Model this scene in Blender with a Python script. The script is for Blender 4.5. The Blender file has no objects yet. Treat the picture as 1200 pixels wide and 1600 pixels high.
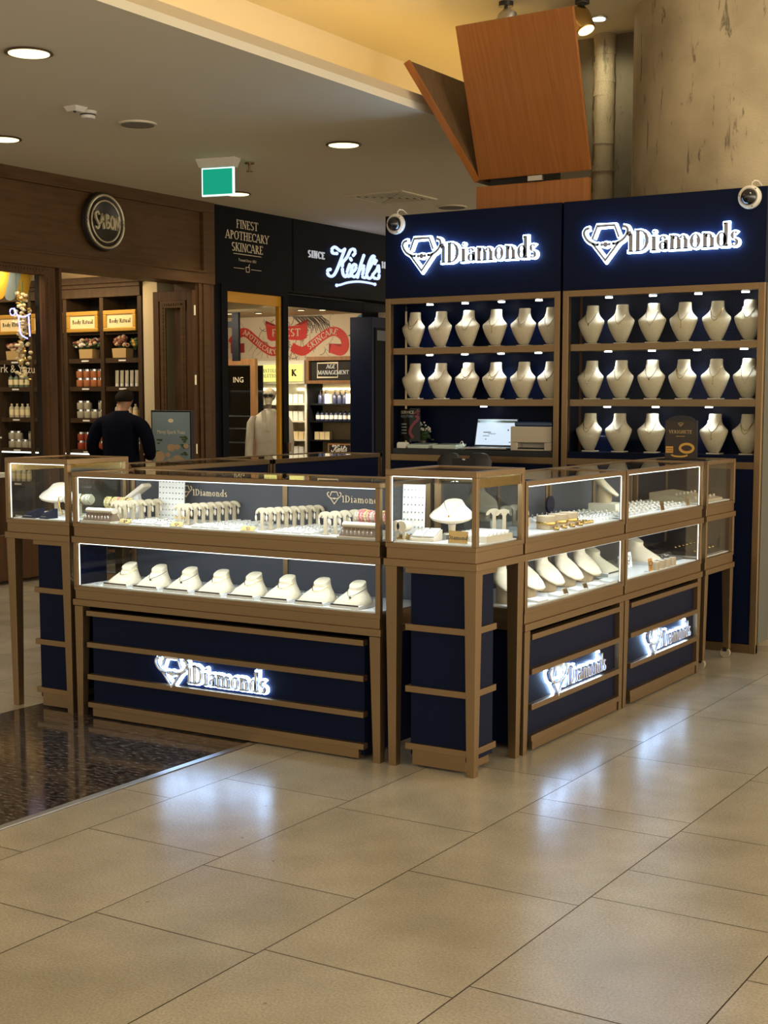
import bpy, math, random
from mathutils import Matrix, Vector

# ------------------------------------------------------------------ camera, world, exposure
SC = bpy.context.scene
COL = SC.collection
cam_d = bpy.data.cameras.new('camera')
cam = bpy.data.objects.new('camera', cam_d)
COL.objects.link(cam)
cam.location = (2.765, -5.143, 1.6)
cam.rotation_euler = (math.radians(90 - 5.856), 0, math.radians(32.045))
cam_d.sensor_fit = 'VERTICAL'
cam_d.sensor_height = 36.0
cam_d.lens = 2199 * 36.0 / 1600
cam_d.shift_y = 50 / 1600
cam_d.clip_start = 0.05
SC.camera = cam

SC.view_settings.view_transform = 'Standard'
SC.view_settings.look = 'None'
SC.view_settings.gamma = 1.0
SC.view_settings.use_curve_mapping = False
SC.view_settings.exposure = 0.16
SC.cycles.use_denoising = True
SC.cycles.transparent_max_bounces = 40
SC.cycles.max_bounces = 8
SC.cycles.diffuse_bounces = 4
SC.cycles.glossy_bounces = 5
SC.cycles.sample_clamp_indirect = 4.0
SC.cycles.caustics_reflective = False
SC.cycles.caustics_refractive = False

WORLD_STRENGTH = 1.9
w = bpy.data.worlds.new('mall_hall')
SC.world = w
w.use_nodes = True
w.node_tree.nodes['Background'].inputs[0].default_value = (1.0, 0.87, 0.66, 1)
wt = w.node_tree
_tc = wt.nodes.new('ShaderNodeTexCoord')
_dt = wt.nodes.new('ShaderNodeVectorMath'); _dt.operation = 'DOT_PRODUCT'
_dt.inputs[1].default_value = (0.95, 0.30, 0.0)
_mr = wt.nodes.new('ShaderNodeMapRange'); _mr.interpolation_type = 'SMOOTHSTEP'
_mr.inputs['From Min'].default_value = -0.45; _mr.inputs['From Max'].default_value = 0.85
_mr.inputs['To Min'].default_value = WORLD_STRENGTH * 0.42; _mr.inputs['To Max'].default_value = WORLD_STRENGTH * 1.75
wt.links.new(_tc.outputs['Generated'], _dt.inputs[0]); wt.links.new(_dt.outputs['Value'], _mr.inputs['Value'])
wt.links.new(_mr.outputs[0], wt.nodes['Background'].inputs[1])


def lamp(name, typ, loc, energy, color, target=None, size=0.1, size_y=None, spot=60, blend=0.6):
    d = bpy.data.lights.new(name, typ)
    d.energy = energy
    d.color = color
    if typ == 'AREA':
        d.shape = 'RECTANGLE' if size_y else 'DISK'
        d.size = size
        if size_y:
            d.size_y = size_y
    elif typ == 'SPOT':
        d.spot_size = math.radians(spot)
        d.spot_blend = blend
        d.shadow_soft_size = size
    else:
        d.shadow_soft_size = size
    o = bpy.data.objects.new(name, d)
    COL.objects.link(o)
    o.location = loc
    if target is not None:
        v = Vector(target) - Vector(loc)
        o.rotation_euler = v.to_track_quat('-Z', 'Y').to_euler()
    return o


WARM = (1.0, 0.82, 0.56)
WARM2 = (1.0, 0.70, 0.33)
COOL = (0.84, 0.95, 1.0)
# unseen fill lamps without fittings, added under the raised ceiling to light the walkway
HALL = 9
for lx, ly in ((1.2, -1.6), (4.2, -1.6), (1.2, -4.6), (4.2, -4.6), (3.6, 1.6), (6.5, 0.5), (-0.6, -3.0), (7.0, -3.5)):
    lamp('hall_fill', 'AREA', (lx, ly, 4.27), HALL, WARM, (lx, ly, 0), size=0.35)

random.seed(7)


# ------------------------------------------------------------------ materials
def nmat(name):
    m = bpy.data.materials.new(name)
    m.use_nodes = True
    nt = m.node_tree
    return m, nt, nt.nodes['Principled BSDF']


def pbr(name, col, rough=0.5, metal=0.0, noise=None, amount=0.25, stretch=None, bump=0.0, spec=None, coat=0.0, trans=0.0, sss=0.0):
    m, nt, b = nmat(name)
    b.inputs['Base Color'].default_value = (*col, 1)
    b.inputs['Roughness'].default_value = rough
    b.inputs['Metallic'].default_value = metal
    if spec is not None:
        b.inputs['Specular IOR Level'].default_value = spec
    if coat:
        b.inputs['Coat Weight'].default_value = coat
    if trans:
        b.inputs['Transmission Weight'].default_value = trans
    if noise:
        tc = nt.nodes.new('ShaderNodeTexCoord')
        mp = nt.nodes.new('ShaderNodeMapping')
        mp.inputs['Scale'].default_value = stretch or (1, 1, 1)
        n = nt.nodes.new('ShaderNodeTexNoise')
        n.inputs['Scale'].default_value = noise
        n.inputs['Detail'].default_value = 5
        r = nt.nodes.new('ShaderNodeMapRange')
        r.inputs['From Min'].default_value = 0.3
        r.inputs['From Max'].default_value = 0.7
        r.inputs['To Min'].default_value = 1 - amount
        r.inputs['To Max'].default_value = 1 + amount
        mx = nt.nodes.new('ShaderNodeVectorMath')
        mx.operation = 'SCALE'
        mx.inputs[0].default_value = col
        nt.links.new(tc.outputs['Object'], mp.inputs[0])
        nt.links.new(mp.outputs[0], n.inputs['Vector'])
        nt.links.new(n.outputs['Fac'], r.inputs['Value'])
        nt.links.new(r.outputs[0], mx.inputs['Scale'])
        nt.links.new(mx.outputs[0], b.inputs['Base Color'])
        if bump:
            bp = nt.nodes.new('ShaderNodeBump')
            bp.inputs['Strength'].default_value = bump
            bp.inputs['Distance'].default_value = 0.01
            nt.links.new(n.outputs['Fac'], bp.inputs['Height'])
            nt.links.new(bp.outputs[0], b.inputs['Normal'])
    return m


def emit(name, col, strength):
    m, nt, b = nmat(name)
    b.inputs['Base Color'].default_value = (0, 0, 0, 1)
    b.inputs['Emission Color'].default_value = (*col, 1)
    b.inputs['Emission Strength'].default_value = strength
    return m


def glass(name, tint=(0.975, 0.985, 0.98), f0=0.014, rough=0.0):
    m = bpy.data.materials.new(name)
    m.use_nodes = True
    nt = m.node_tree
    nt.nodes.clear()
    out = nt.nodes.new('ShaderNodeOutputMaterial')
    mix = nt.nodes.new('ShaderNodeMixShader')
    tr = nt.nodes.new('ShaderNodeBsdfTransparent')
    tr.inputs[0].default_value = (*tint, 1)
    gl = nt.nodes.new('ShaderNodeBsdfGlossy')
    gl.inputs['Roughness'].default_value = rough
    geo = nt.nodes.new('ShaderNodeNewGeometry')
    dot = nt.nodes.new('ShaderNodeVectorMath')
    dot.operation = 'DOT_PRODUCT'
    ab = nt.nodes.new('ShaderNodeMath'); ab.operation = 'ABSOLUTE'
    sb = nt.nodes.new('ShaderNodeMath'); sb.operation = 'SUBTRACT'; sb.inputs[0].default_value = 1.0
    pw = nt.nodes.new('ShaderNodeMath'); pw.operation = 'POWER'; pw.inputs[1].default_value = 5.0
    ma = nt.nodes.new('ShaderNodeMath'); ma.operation = 'MULTIPLY_ADD'
    ma.inputs[1].default_value = 0.9 - f0
    ma.inputs[2].default_value = f0
    L = nt.links.new
    L(geo.outputs['Normal'], dot.inputs[0]); L(geo.outputs['Incoming'], dot.inputs[1])
    L(dot.outputs['Value'], ab.inputs[0]); L(ab.outputs[0], sb.inputs[1]); L(sb.outputs[0], pw.inputs[0])
    L(pw.outputs[0], ma.inputs[0]); L(ma.outputs[0], mix.inputs['Fac'])
    L(tr.outputs[0], mix.inputs[1]); L(gl.outputs[0], mix.inputs[2]); L(mix.outputs[0], out.inputs[0])
    return m


def wood(name, c1, c2, scale=6, stretch=(8, 8, 0.6), rough=0.4, spec=0.4):
    m, nt, b = nmat(name)
    b.inputs['Specular IOR Level'].default_value = spec
    tc = nt.nodes.new('ShaderNodeTexCoord')
    mp = nt.nodes.new('ShaderNodeMapping')
    mp.inputs['Scale'].default_value = stretch
    n = nt.nodes.new('ShaderNodeTexNoise')
    n.inputs['Scale'].default_value = scale
    n.inputs['Detail'].default_value = 8
    n.inputs['Distortion'].default_value = 0.3
    cr = nt.nodes.new('ShaderNodeValToRGB')
    cr.color_ramp.elements[0].position = 0.3
    cr.color_ramp.elements[1].position = 0.72
    cr.color_ramp.elements[0].color = (*c1, 1)
    cr.color_ramp.elements[1].color = (*c2, 1)
    nt.links.new(tc.outputs['Object'], mp.inputs[0])
    nt.links.new(mp.outputs[0], n.inputs['Vector'])
    nt.links.new(n.outputs['Fac'], cr.inputs[0])
    nt.links.new(cr.outputs[0], b.inputs['Base Color'])
    b.inputs['Roughness'].default_value = rough
    return m


def stone_floor():
    m, nt, b = nmat('limestone_tiles')
    L = nt.links.new
    at = nt.nodes.new('ShaderNodeAttribute'); at.attribute_name = 'tone'
    tc = nt.nodes.new('ShaderNodeTexCoord')
    n1 = nt.nodes.new('ShaderNodeTexNoise'); n1.inputs['Scale'].default_value = 3.0; n1.inputs['Detail'].default_value = 6
    n2 = nt.nodes.new('ShaderNodeTexNoise'); n2.inputs['Scale'].default_value = 130.0; n2.inputs['Detail'].default_value = 3
    n3 = nt.nodes.new('ShaderNodeTexNoise'); n3.inputs['Scale'].default_value = 11.0; n3.inputs['Detail'].default_value = 4
    for n in (n1, n2, n3):
        L(tc.outputs['Object'], n.inputs['Vector'])
    cr = nt.nodes.new('ShaderNodeValToRGB')
    cr.color_ramp.elements[0].position = 0.3; cr.color_ramp.elements[0].color = (0.35, 0.312, 0.245, 1)
    cr.color_ramp.elements[1].position = 0.7; cr.color_ramp.elements[1].color = (0.465, 0.418, 0.335, 1)
    L(n1.outputs['Fac'], cr.inputs[0])
    gr = nt.nodes.new('ShaderNodeMapRange'); gr.inputs['From Min'].default_value = 0.3; gr.inputs['From Max'].default_value = 0.7
    gr.inputs['To Min'].default_value = 0.80; gr.inputs['To Max'].default_value = 1.17
    L(n2.outputs['Fac'], gr.inputs[0])
    tm = nt.nodes.new('ShaderNodeMapRange'); tm.inputs['To Min'].default_value = 0.90; tm.inputs['To Max'].default_value = 1.08
    L(at.outputs['Fac'], tm.inputs[0])
    mu = nt.nodes.new('ShaderNodeMath'); mu.operation = 'MULTIPLY'
    L(gr.outputs[0], mu.inputs[0]); L(tm.outputs[0], mu.inputs[1])
    # small dark pits
    vo = nt.nodes.new('ShaderNodeTexVoronoi'); vo.inputs['Scale'].default_value = 9.0
    L(tc.outputs['Object'], vo.inputs['Vector'])
    pit = nt.nodes.new('ShaderNodeMapRange'); pit.inputs['From Min'].default_value = 0.03; pit.inputs['From Max'].default_value = 0.07
    pit.inputs['To Min'].default_value = 0.55; pit.inputs['To Max'].default_value = 1.0
    L(vo.outputs['Distance'], pit.inputs[0])
    pn = nt.nodes.new('ShaderNodeMapRange'); pn.inputs['From Min'].default_value = 0.52; pn.inputs['From Max'].default_value = 0.6
    L(n3.outputs['Fac'], pn.inputs[0])
    pm = nt.nodes.new('ShaderNodeMix'); pm.data_type = 'FLOAT'
    pm.inputs[2].default_value = 1.0
    L(pn.outputs[0], pm.inputs[0]); L(pit.outputs[0], pm.inputs[3])
    m2 = nt.nodes.new('ShaderNodeMath'); m2.operation = 'MULTIPLY'
    L(mu.outputs[0], m2.inputs[0]); L(pm.outputs[0], m2.inputs[1])
    vs = nt.nodes.new('ShaderNodeVectorMath'); vs.operation = 'SCALE'
    L(cr.outputs[0], vs.inputs[0]); L(m2.outputs[0], vs.inputs['Scale'])
    L(vs.outputs[0], b.inputs['Base Color'])
    rr = nt.nodes.new('ShaderNodeMapRange'); rr.inputs['From Min'].default_value = 0.35; rr.inputs['From Max'].default_value = 0.65
    rr.inputs['To Min'].default_value = 0.215; rr.inputs['To Max'].default_value = 0.25
    L(n3.outputs['Fac'], rr.inputs[0]); L(rr.outputs[0], b.inputs['Roughness'])
    b.inputs['Specular IOR Level'].default_value = 0.85
    return m


def granite():
    m, nt, b = nmat('dark_granite')
    L = nt.links.new
    tc = nt.nodes.new('ShaderNodeTexCoord')
    mp = nt.nodes.new('ShaderNodeMapping'); mp.inputs['Scale'].default_value = (1, 3.0, 1)
    n = nt.nodes.new('ShaderNodeTexNoise'); n.inputs['Scale'].default_value = 22; n.inputs['Detail'].default_value = 8
    n.inputs['Roughness'].default_value = 0.7
    L(tc.outputs['Object'], mp.inputs[0]); L(mp.outputs[0], n.inputs['Vector'])
    cr = nt.nodes.new('ShaderNodeValToRGB')
    cr.color_ramp.elements[0].position = 0.45; cr.color_ramp.elements[0].color = (0.014, 0.011, 0.011, 1)
    cr.color_ramp.elements[1].position = 0.68; cr.color_ramp.elements[1].color = (0.20, 0.165, 0.145, 1)
    L(n.outputs['Fac'], cr.inputs[0]); L(cr.outputs[0], b.inputs['Base Color'])
    b.inputs['Roughness'].default_value = 0.1
    return m


def concrete(name='bare_concrete', k=1.0):
    m, nt, b = nmat(name)
    L = nt.links.new
    tc = nt.nodes.new('ShaderNodeTexCoord')
    n1 = nt.nodes.new('ShaderNodeTexNoise'); n1.inputs['Scale'].default_value = 2.2; n1.inputs['Detail'].default_value = 8
    mp = nt.nodes.new('ShaderNodeMapping'); mp.inputs['Scale'].default_value = (8, 8, 1.7)
    n2 = nt.nodes.new('ShaderNodeTexNoise'); n2.inputs['Scale'].default_value = 1.8; n2.inputs['Detail'].default_value = 9
    n2.inputs['Roughness'].default_value = 0.72; n2.inputs['Distortion'].default_value = 0.5
    n3 = nt.nodes.new('ShaderNodeTexNoise'); n3.inputs['Scale'].default_value = 90
    L(tc.outputs['Object'], n1.inputs['Vector']); L(tc.outputs['Object'], mp.inputs[0]); L(mp.outputs[0], n2.inputs['Vector'])
    L(tc.outputs['Object'], n3.inputs['Vector'])
    cr = nt.nodes.new('ShaderNodeValToRGB')
    cr.color_ramp.elements[0].position = 0.3; cr.color_ramp.elements[0].color = (0.30 * k, 0.24 * k, 0.155 * k, 1)
    cr.color_ramp.elements[1].position = 0.7; cr.color_ramp.elements[1].color = (0.50 * k, 0.415 * k, 0.28 * k, 1)
    L(n1.outputs['Fac'], cr.inputs[0])
    st = nt.nodes.new('ShaderNodeMapRange'); st.inputs['From Min'].default_value = 0.585; st.inputs['From Max'].default_value = 0.63
    st.inputs['To Min'].default_value = 1.0; st.inputs['To Max'].default_value = 0.45
    L(n2.outputs['Fac'], st.inputs[0])
    vs = nt.nodes.new('ShaderNodeVectorMath'); vs.operation = 'SCALE'
    L(cr.outputs[0], vs.inputs[0]); L(st.outputs[0], vs.inputs['Scale']); L(vs.outputs[0], b.inputs['Base Color'])
    bp = nt.nodes.new('ShaderNodeBump'); bp.inputs['Strength'].default_value = 0.35; bp.inputs['Distance'].default_value = 0.01
    ad = nt.nodes.new('ShaderNodeMath'); ad.operation = 'ADD'
    L(n3.outputs['Fac'], ad.inputs[0]); L(st.outputs[0], ad.inputs[1]); L(ad.outputs[0], bp.inputs['Height'])
    L(bp.outputs[0], b.inputs['Normal'])
    b.inputs['Roughness'].default_value = 0.85
    return m


M = dict(
    bronze=pbr('brushed_bronze', (0.27, 0.178, 0.092), 0.36, 0.9, noise=5, amount=0.04, stretch=(1, 1, 30)),
    gold=pbr('polished_gold', (0.62, 0.43, 0.17), 0.25, 1.0),
    navy=pbr('navy_laminate', (0.003, 0.0065, 0.026), 0.45, spec=0.10),
    black=pbr('black_plastic', (0.012, 0.012, 0.014), 0.4),
    rubber=pbr('grey_rubber', (0.32, 0.27, 0.2), 0.6),
    white=pbr('white_acrylic', (0.82, 0.84, 0.85), 0.35),
    paper=pbr('white_card', (0.80, 0.79, 0.75), 0.7),
    cream=pbr('cream_leatherette', (0.62, 0.545, 0.40), 0.55, noise=60, amount=0.04),
    ivory=pbr('ivory_leatherette', (0.74, 0.69, 0.58), 0.5),
    tan=pbr('tan_suede', (0.50, 0.40, 0.27), 0.8),
    silver=pbr('silver', (0.75, 0.75, 0.75), 0.2, 1.0),
    letterface=pbr('letter_face', (0.34, 0.35, 0.44), 0.25, 0.9),
    letterlight=pbr('letter_face_lit', (0.88, 0.90, 0.95), 0.3, 0.6),  # same faces as the header; brighter reflection of lower signs put into colour
    glass=glass('clear_glass'),
    glassfront=glass('cabinet_front_glass', (0.975, 0.985, 0.98), 0.005),
    glassdark=glass('tinted_glass', (0.55, 0.58, 0.60), 0.05),
    halo=emit('white_led_acrylic', (0.42, 0.66, 1.0), 15.0),
    led=emit('led_strip', (0.95, 1.0, 0.93), 2.2),
    puck=emit('led_puck', (0.95, 1.0, 0.93), 14.0),
    downlight=emit('downlight_lens', (1.0, 0.82, 0.46), 1.9),
    cove=emit('cove_strip', (1.0, 0.66, 0.20), 13.0),
    ceiling=pbr('ceiling_paint', (0.80, 0.73, 0.57), 0.8),
    ceiling2=pbr('upper_ceiling_paint', (0.78, 0.70, 0.53), 0.8),
    grout=pbr('dark_grout', (0.06, 0.045, 0.03), 0.9),
    tiles=stone_floor(),
    granite=granite(),
    concrete=concrete(),
    concreteshade=concrete('shaded_concrete', 0.42),  # the rib's concrete darkened; shade of the unlit pilaster put into colour
    alu=pbr('brushed_aluminium', (0.6, 0.6, 0.6), 0.35, 1.0),
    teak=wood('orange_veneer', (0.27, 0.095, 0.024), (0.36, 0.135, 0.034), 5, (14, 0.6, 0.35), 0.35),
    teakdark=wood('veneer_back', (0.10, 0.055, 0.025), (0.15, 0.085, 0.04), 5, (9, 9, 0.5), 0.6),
    walnut=wood('walnut', (0.085, 0.045, 0.018), (0.125, 0.068, 0.028), 4, (0.8, 0.8, 6), 0.5, 0.15),
    walnutv=wood('walnut_upright', (0.075, 0.036, 0.016), (0.115, 0.056, 0.026), 4, (6, 6, 0.6), 0.5, 0.15),
    oak=wood('shop_oak', (0.24, 0.115, 0.045), (0.34, 0.17, 0.07), 5, (6, 6, 0.7), 0.45),
    cabinet=wood('dark_cabinet', (0.045, 0.028, 0.016), (0.07, 0.042, 0.024), 4, (6, 6, 0.7), 0.5, 0.15),
    darkbrown=pbr('dark_void', (0.012, 0.009, 0.007), 0.7),
    charcoal=pbr('charcoal_fascia', (0.007, 0.007, 0.009), 0.55, spec=0.05),
    cream_wall=pbr('cream_wall', (0.66, 0.55, 0.36), 0.8),
    greypanel=pbr('grey_side_panel', (0.10, 0.10, 0.085), 0.5),
    gilt=pbr('gilt_frame', (0.62, 0.36, 0.07), 0.35, 0.4),
    signcream=pbr('sign_cream', (0.85, 0.70, 0.42), 0.6),
    ink=pbr('dark_ink', (0.03, 0.02, 0.015), 0.6),
    palegold=pbr('pale_gold_letter', (0.85, 0.74, 0.54), 0.5),
    yellow=pbr('yellow_paint', (0.75, 0.36, 0.02), 0.4),
    kiehlblue=emit('lit_blue_white', (0.45, 0.55, 1.0), 1.6),
    kiehlwhite=emit('lit_white_small', (0.75, 0.75, 0.8), 0.55),
    brass_rim=pbr('aged_brass', (0.72, 0.64, 0.44), 0.35, 0.55),
    roundel=pbr('roundel_black', (0.02, 0.016, 0.012), 0.4),
    exitgreen=emit('exit_green', (0.0, 0.42, 0.25), 0.75),
    exitrim=emit('exit_rim', (0.75, 1.0, 0.9), 1.3),
    plastic=pbr('white_plastic', (0.75, 0.71, 0.64), 0.45),
    lensdark=pbr('smoked_dome', (0.01, 0.012, 0.016), 0.06, spec=0.8),
    screen=emit('laptop_screen', (0.72, 0.86, 1.0), 0.85),
    printer=pbr('beige_grey_plastic', (0.55, 0.49, 0.40), 0.5),
    bluelid=pbr('blue_black_lid', (0.02, 0.05, 0.13), 0.12),
    mint=pbr('mint_tray', (0.66, 0.78, 0.70), 0.4),
    teal=pbr('tray_grey', (0.25, 0.33, 0.36), 0.4),
    leaf=pbr('plant_leaf', (0.05, 0.10, 0.03), 0.5),
    petal=pbr('white_petal', (0.75, 0.70, 0.62), 0.6),
    orangetag=pbr('copper_card', (0.70, 0.34, 0.08), 0.45, 0.3),
    maroon=pbr('maroon', (0.22, 0.03, 0.05), 0.5),
    red=pbr('ribbon_red', (0.62, 0.045, 0.035), 0.6),
    reddark=pbr('ribbon_shade_red', (0.32, 0.02, 0.02), 0.6),
    mural=pbr('mural_paper', (0.74, 0.62, 0.46), 0.8),
    sketch=pbr('sketch_grey', (0.20, 0.18, 0.15), 0.8),
    fruit=pbr('fruit_blue', (0.10, 0.24, 0.36), 0.7),
    lightbox=emit('yellow_lightbox', (1.0, 0.88, 0.24), 1.05),
    shelfglow=emit('shelf_led', (1.0, 0.90, 0.55), 3.0),
    skin=pbr('skin', (0.42, 0.22, 0.13), 0.5),
    hair=pbr('dark_hair', (0.010, 0.007, 0.005), 0.7, spec=0.1),
    jacket=pbr('navy_jacket', (0.003, 0.004, 0.012), 0.8, spec=0.08),
    trousers=pbr('dark_trousers', (0.01, 0.01, 0.012), 0.8),
    coat=pbr('lab_coat', (0.42, 0.37, 0.30), 0.8, noise=7, amount=0.12),
    bone=pbr('bone', (0.36, 0.30, 0.21), 0.6),
    posterblue=pbr('poster_sky', (0.22, 0.30, 0.35), 0.5),
    peach=pbr('poster_peach', (0.52, 0.36, 0.22), 0.6),
    awnyellow=pbr('awning_yellow', (0.72, 0.40, 0.03), 0.7),
    awngrey=pbr('awning_grey', (0.30, 0.36, 0.34), 0.7),
    neon=emit('neon_violet', (0.42, 0.40, 1.0), 2.2),
    amber=pbr('amber_glass', (0.10, 0.035, 0.01), 0.15),
    green=pbr('green_glass', (0.16, 0.20, 0.14), 0.2),
    orangejar=pbr('orange_scrub', (0.48, 0.17, 0.06), 0.35),
    redjar=pbr('red_scrub', (0.42, 0.08, 0.04), 0.35),
    creamjar=pbr('cream_jar', (0.50, 0.45, 0.33), 0.4),
    clearbottle=pbr('clear_bottle', (0.55, 0.48, 0.34), 0.25),
    darkblue=pbr('blue_bottle', (0.03, 0.04, 0.10), 0.3),
    pot=pbr('wicker', (0.50, 0.34, 0.15), 0.8),
    flower=pbr('dried_flower', (0.62, 0.42, 0.27), 0.8),
    flower2=pbr('dried_bloom_dark', (0.22, 0.08, 0.05), 0.8),
    slate=pbr('slate_door', (0.062, 0.070, 0.092), 0.4, spec=0.25),  # navy doors of the lit cases, LED light put into a lighter colour
    lippaint=pbr('lip_paint', (0.62, 0.50, 0.32), 0.8),
    halolow=emit('white_led_acrylic_bright', (0.40, 0.64, 1.0), 24.0),
    rackbrown=pbr('rack_brown', (0.17, 0.11, 0.07), 0.6),
    studgrey=pbr('stud_grey', (0.22, 0.24, 0.26), 0.4, 0.6),
    pinkbead=pbr('pink_beads', (0.72, 0.24, 0.24), 0.4),
    yelbead=pbr('yellow_beads', (0.66, 0.58, 0.26), 0.4),
)
M['ledline'] = M['led']


# ------------------------------------------------------------------ mesh builder
class MB:
    def __init__(self, X=None):
        self.v = []
        self.f = []
        self.X = X

    def _add(self, vs, fs):
        n = len(self.v)
        if self.X is not None:
            vs = [self.X @ Vector(p) for p in vs]
        self.v += [tuple(p) for p in vs]
        self.f += [tuple(i + n for i in f) for f in fs]
        return self

    def box(self, x0, x1, y0, y1, z0, z1):
        vs = [(x0, y0, z0), (x1, y0, z0), (x1, y1, z0), (x0, y1, z0), (x0, y0, z1), (x1, y0, z1), (x1, y1, z1), (x0, y1, z1)]
        return self._add(vs, [(3, 2, 1, 0), (4, 5, 6, 7), (0, 1, 5, 4), (1, 2, 6, 5), (2, 3, 7, 6), (3, 0, 4, 7)])

    def hexa(self, b, t):
        """a solid between a bottom quad and a top quad"""
        return self._add(list(b) + list(t), [(3, 2, 1, 0), (4, 5, 6, 7), (0, 1, 5, 4), (1, 2, 6, 5), (2, 3, 7, 6), (3, 0, 4, 7)])

    def taper(self, x0, x1, y0, y1, z0, z1, k0, cx=None, cy=None):
        """box whose foot is scaled by k0 about cx, cy"""
        cx = (x0 + x1) / 2 if cx is None else cx
        cy = (y0 + y1) / 2 if cy is None else cy
        f = lambda x, y: (cx + (x - cx) * k0, cy + (y - cy) * k0, z0)
        return self.hexa([f(x0, y0), f(x1, y0), f(x1, y1), f(x0, y1)], [(x0, y0, z1), (x1, y0, z1), (x1, y1, z1), (x0, y1, z1)])

    def quad(self, a, b, c, d):
        return self._add([a, b, c, d], [(0, 1, 2, 3)])

    def cyl(self, c, r, h, seg=16, r2=None, axis='z'):
        r2 = r if r2 is None else r2
        vs = []
        for k, (rr, z) in enumerate(((r, 0), (r2, h))):
            for i in range(seg):
                a = 2 * math.pi * i / seg
                p = (rr * math.cos(a), rr * math.sin(a), z)
                if axis == 'x':
                    p = (p[2], p[0], p[1])
                elif axis == 'y':
                    p = (p[1], p[2], p[0])
                vs.append((c[0] + p[0], c[1] + p[1], c[2] + p[2]))
        fs = [(i, (i + 1) % seg, seg + (i + 1) % seg, seg + i) for i in range(seg)]
        fs += [tuple(reversed(range(seg))), tuple(range(seg, 2 * seg))]
        return self._add(vs, fs)

    def lathe(self, c, prof, seg=20):
        vs, fs = [], []
        for r, z in prof:
            for i in range(seg):
                a = 2 * math.pi * i / seg
                vs.append((c[0] + r * math.cos(a), c[1] + r * math.sin(a), c[2] + z))
        for k in range(len(prof) - 1):
            for i in range(seg):
                j = (i + 1) % seg
                fs.append((k * seg + i, k * seg + j, (k + 1) * seg + j, (k + 1) * seg + i))
        fs.append(tuple(reversed(range(seg))))
        fs.append(tuple(range((len(prof) - 1) * seg, len(prof) * seg)))
        return self._add(vs, fs)

    def ell(self, c, rx, ry, rz, seg=12, rings=8):
        vs, fs = [(c[0], c[1], c[2] - rz)], []
        for k in range(1, rings):
            t = -math.pi / 2 + math.pi * k / rings
            for i in range(seg):
                a = 2 * math.pi * i / seg
                vs.append((c[0] + rx * math.cos(t) * math.cos(a), c[1] + ry * math.cos(t) * math.sin(a), c[2] + rz * math.sin(t)))
        vs.append((c[0], c[1], c[2] + rz))
        for i in range(seg):
            j = (i + 1) % seg
            fs.append((0, 1 + j, 1 + i))
            for k in range(rings - 2):
                fs.append((1 + k * seg + i, 1 + k * seg + j, 1 + (k + 1) * seg + j, 1 + (k + 1) * seg + i))
            fs.append((1 + (rings - 2) * seg + i, 1 + (rings - 2) * seg + j, len(vs) - 1))
        return self._add(vs, fs)

    def loft(self, rows, seg=20, p=2.0):
        """rows: (centre, width axis * half width, normal axis * half depth) -> closed skin"""
        vs, fs = [], []
        for c, u, w_ in rows:
            c, u, w_ = Vector(c), Vector(u), Vector(w_)
            for i in range(seg):
                a = 2 * math.pi * i / seg
                ca, sa = math.cos(a), math.sin(a)
                ca = math.copysign(abs(ca) ** (2 / p), ca)
                sa = math.copysign(abs(sa) ** (2 / p), sa)
                vs.append(tuple(c + u * ca + w_ * sa))
        for k in range(len(rows) - 1):
            for i in range(seg):
                j = (i + 1) % seg
                fs.append((k * seg + i, k * seg + j, (k + 1) * seg + j, (k + 1) * seg + i))
        fs.append(tuple(reversed(range(seg))))
        fs.append(tuple(range((len(rows) - 1) * seg, len(rows) * seg)))
        return self._add(vs, fs)

    def tube(self, pts, r, seg=8, closed=False, flat=1.0):
        pts = [Vector(p) for p in pts]
        n = len(pts)
        rows = []
        up = Vector((0, 0, 1))
        vs, fs = [], []
        rr = r if isinstance(r, (list, tuple)) else [r] * n
        for k in range(n):
            if closed:
                t = pts[(k + 1) % n] - pts[k - 1]
            else:
                t = pts[min(k + 1, n - 1)] - pts[max(k - 1, 0)]
            t.normalize()
            a = t.cross(up)
            if a.length < 1e-3:
                a = t.cross(Vector((1, 0, 0)))
            a.normalize()
            b = a.cross(t)
            for i in range(seg):
                an = 2 * math.pi * i / seg
                vs.append(tuple(pts[k] + a * rr[k] * math.cos(an) + b * rr[k] * flat * math.sin(an)))
        m = n if closed else n - 1
        for k in range(m):
            k2 = (k + 1) % n
            for i in range(seg):
                j = (i + 1) % seg
                fs.append((k * seg + i, k * seg + j, k2 * seg + j, k2 * seg + i))
        if not closed:
            fs.append(tuple(reversed(range(seg))))
            fs.append(tuple(range((n - 1) * seg, n * seg)))
        return self._add(vs, fs)

    def prism(self, poly, h):
        """poly: 2D points in local x,y (counter-clockwise); raised from z=0 to z=h"""
        n = len(poly)
        if h == 0:
            return self._add([(p[0], p[1], 0) for p in poly], [tuple(range(n))])
        vs = [(p[0], p[1], 0) for p in poly] + [(p[0], p[1], h) for p in poly]
        fs = [tuple(reversed(range(n))), tuple(range(n, 2 * n))] + [(i, (i + 1) % n, n + (i + 1) % n, n + i) for i in range(n)]
        return self._add(vs, fs)

    def mesh(self, name, mat, smooth=False, auto=None):
        me = bpy.data.meshes.new(name)
        me.from_pydata(self.v, [], self.f)
        me.update()
        me.materials.append(mat)
        if smooth:
            me.polygons.foreach_set('use_smooth', [True] * len(me.polygons))
            try:
                me.set_sharp_from_angle(angle=math.radians(auto or 40))
            except Exception:
                pass
        return me

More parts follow.
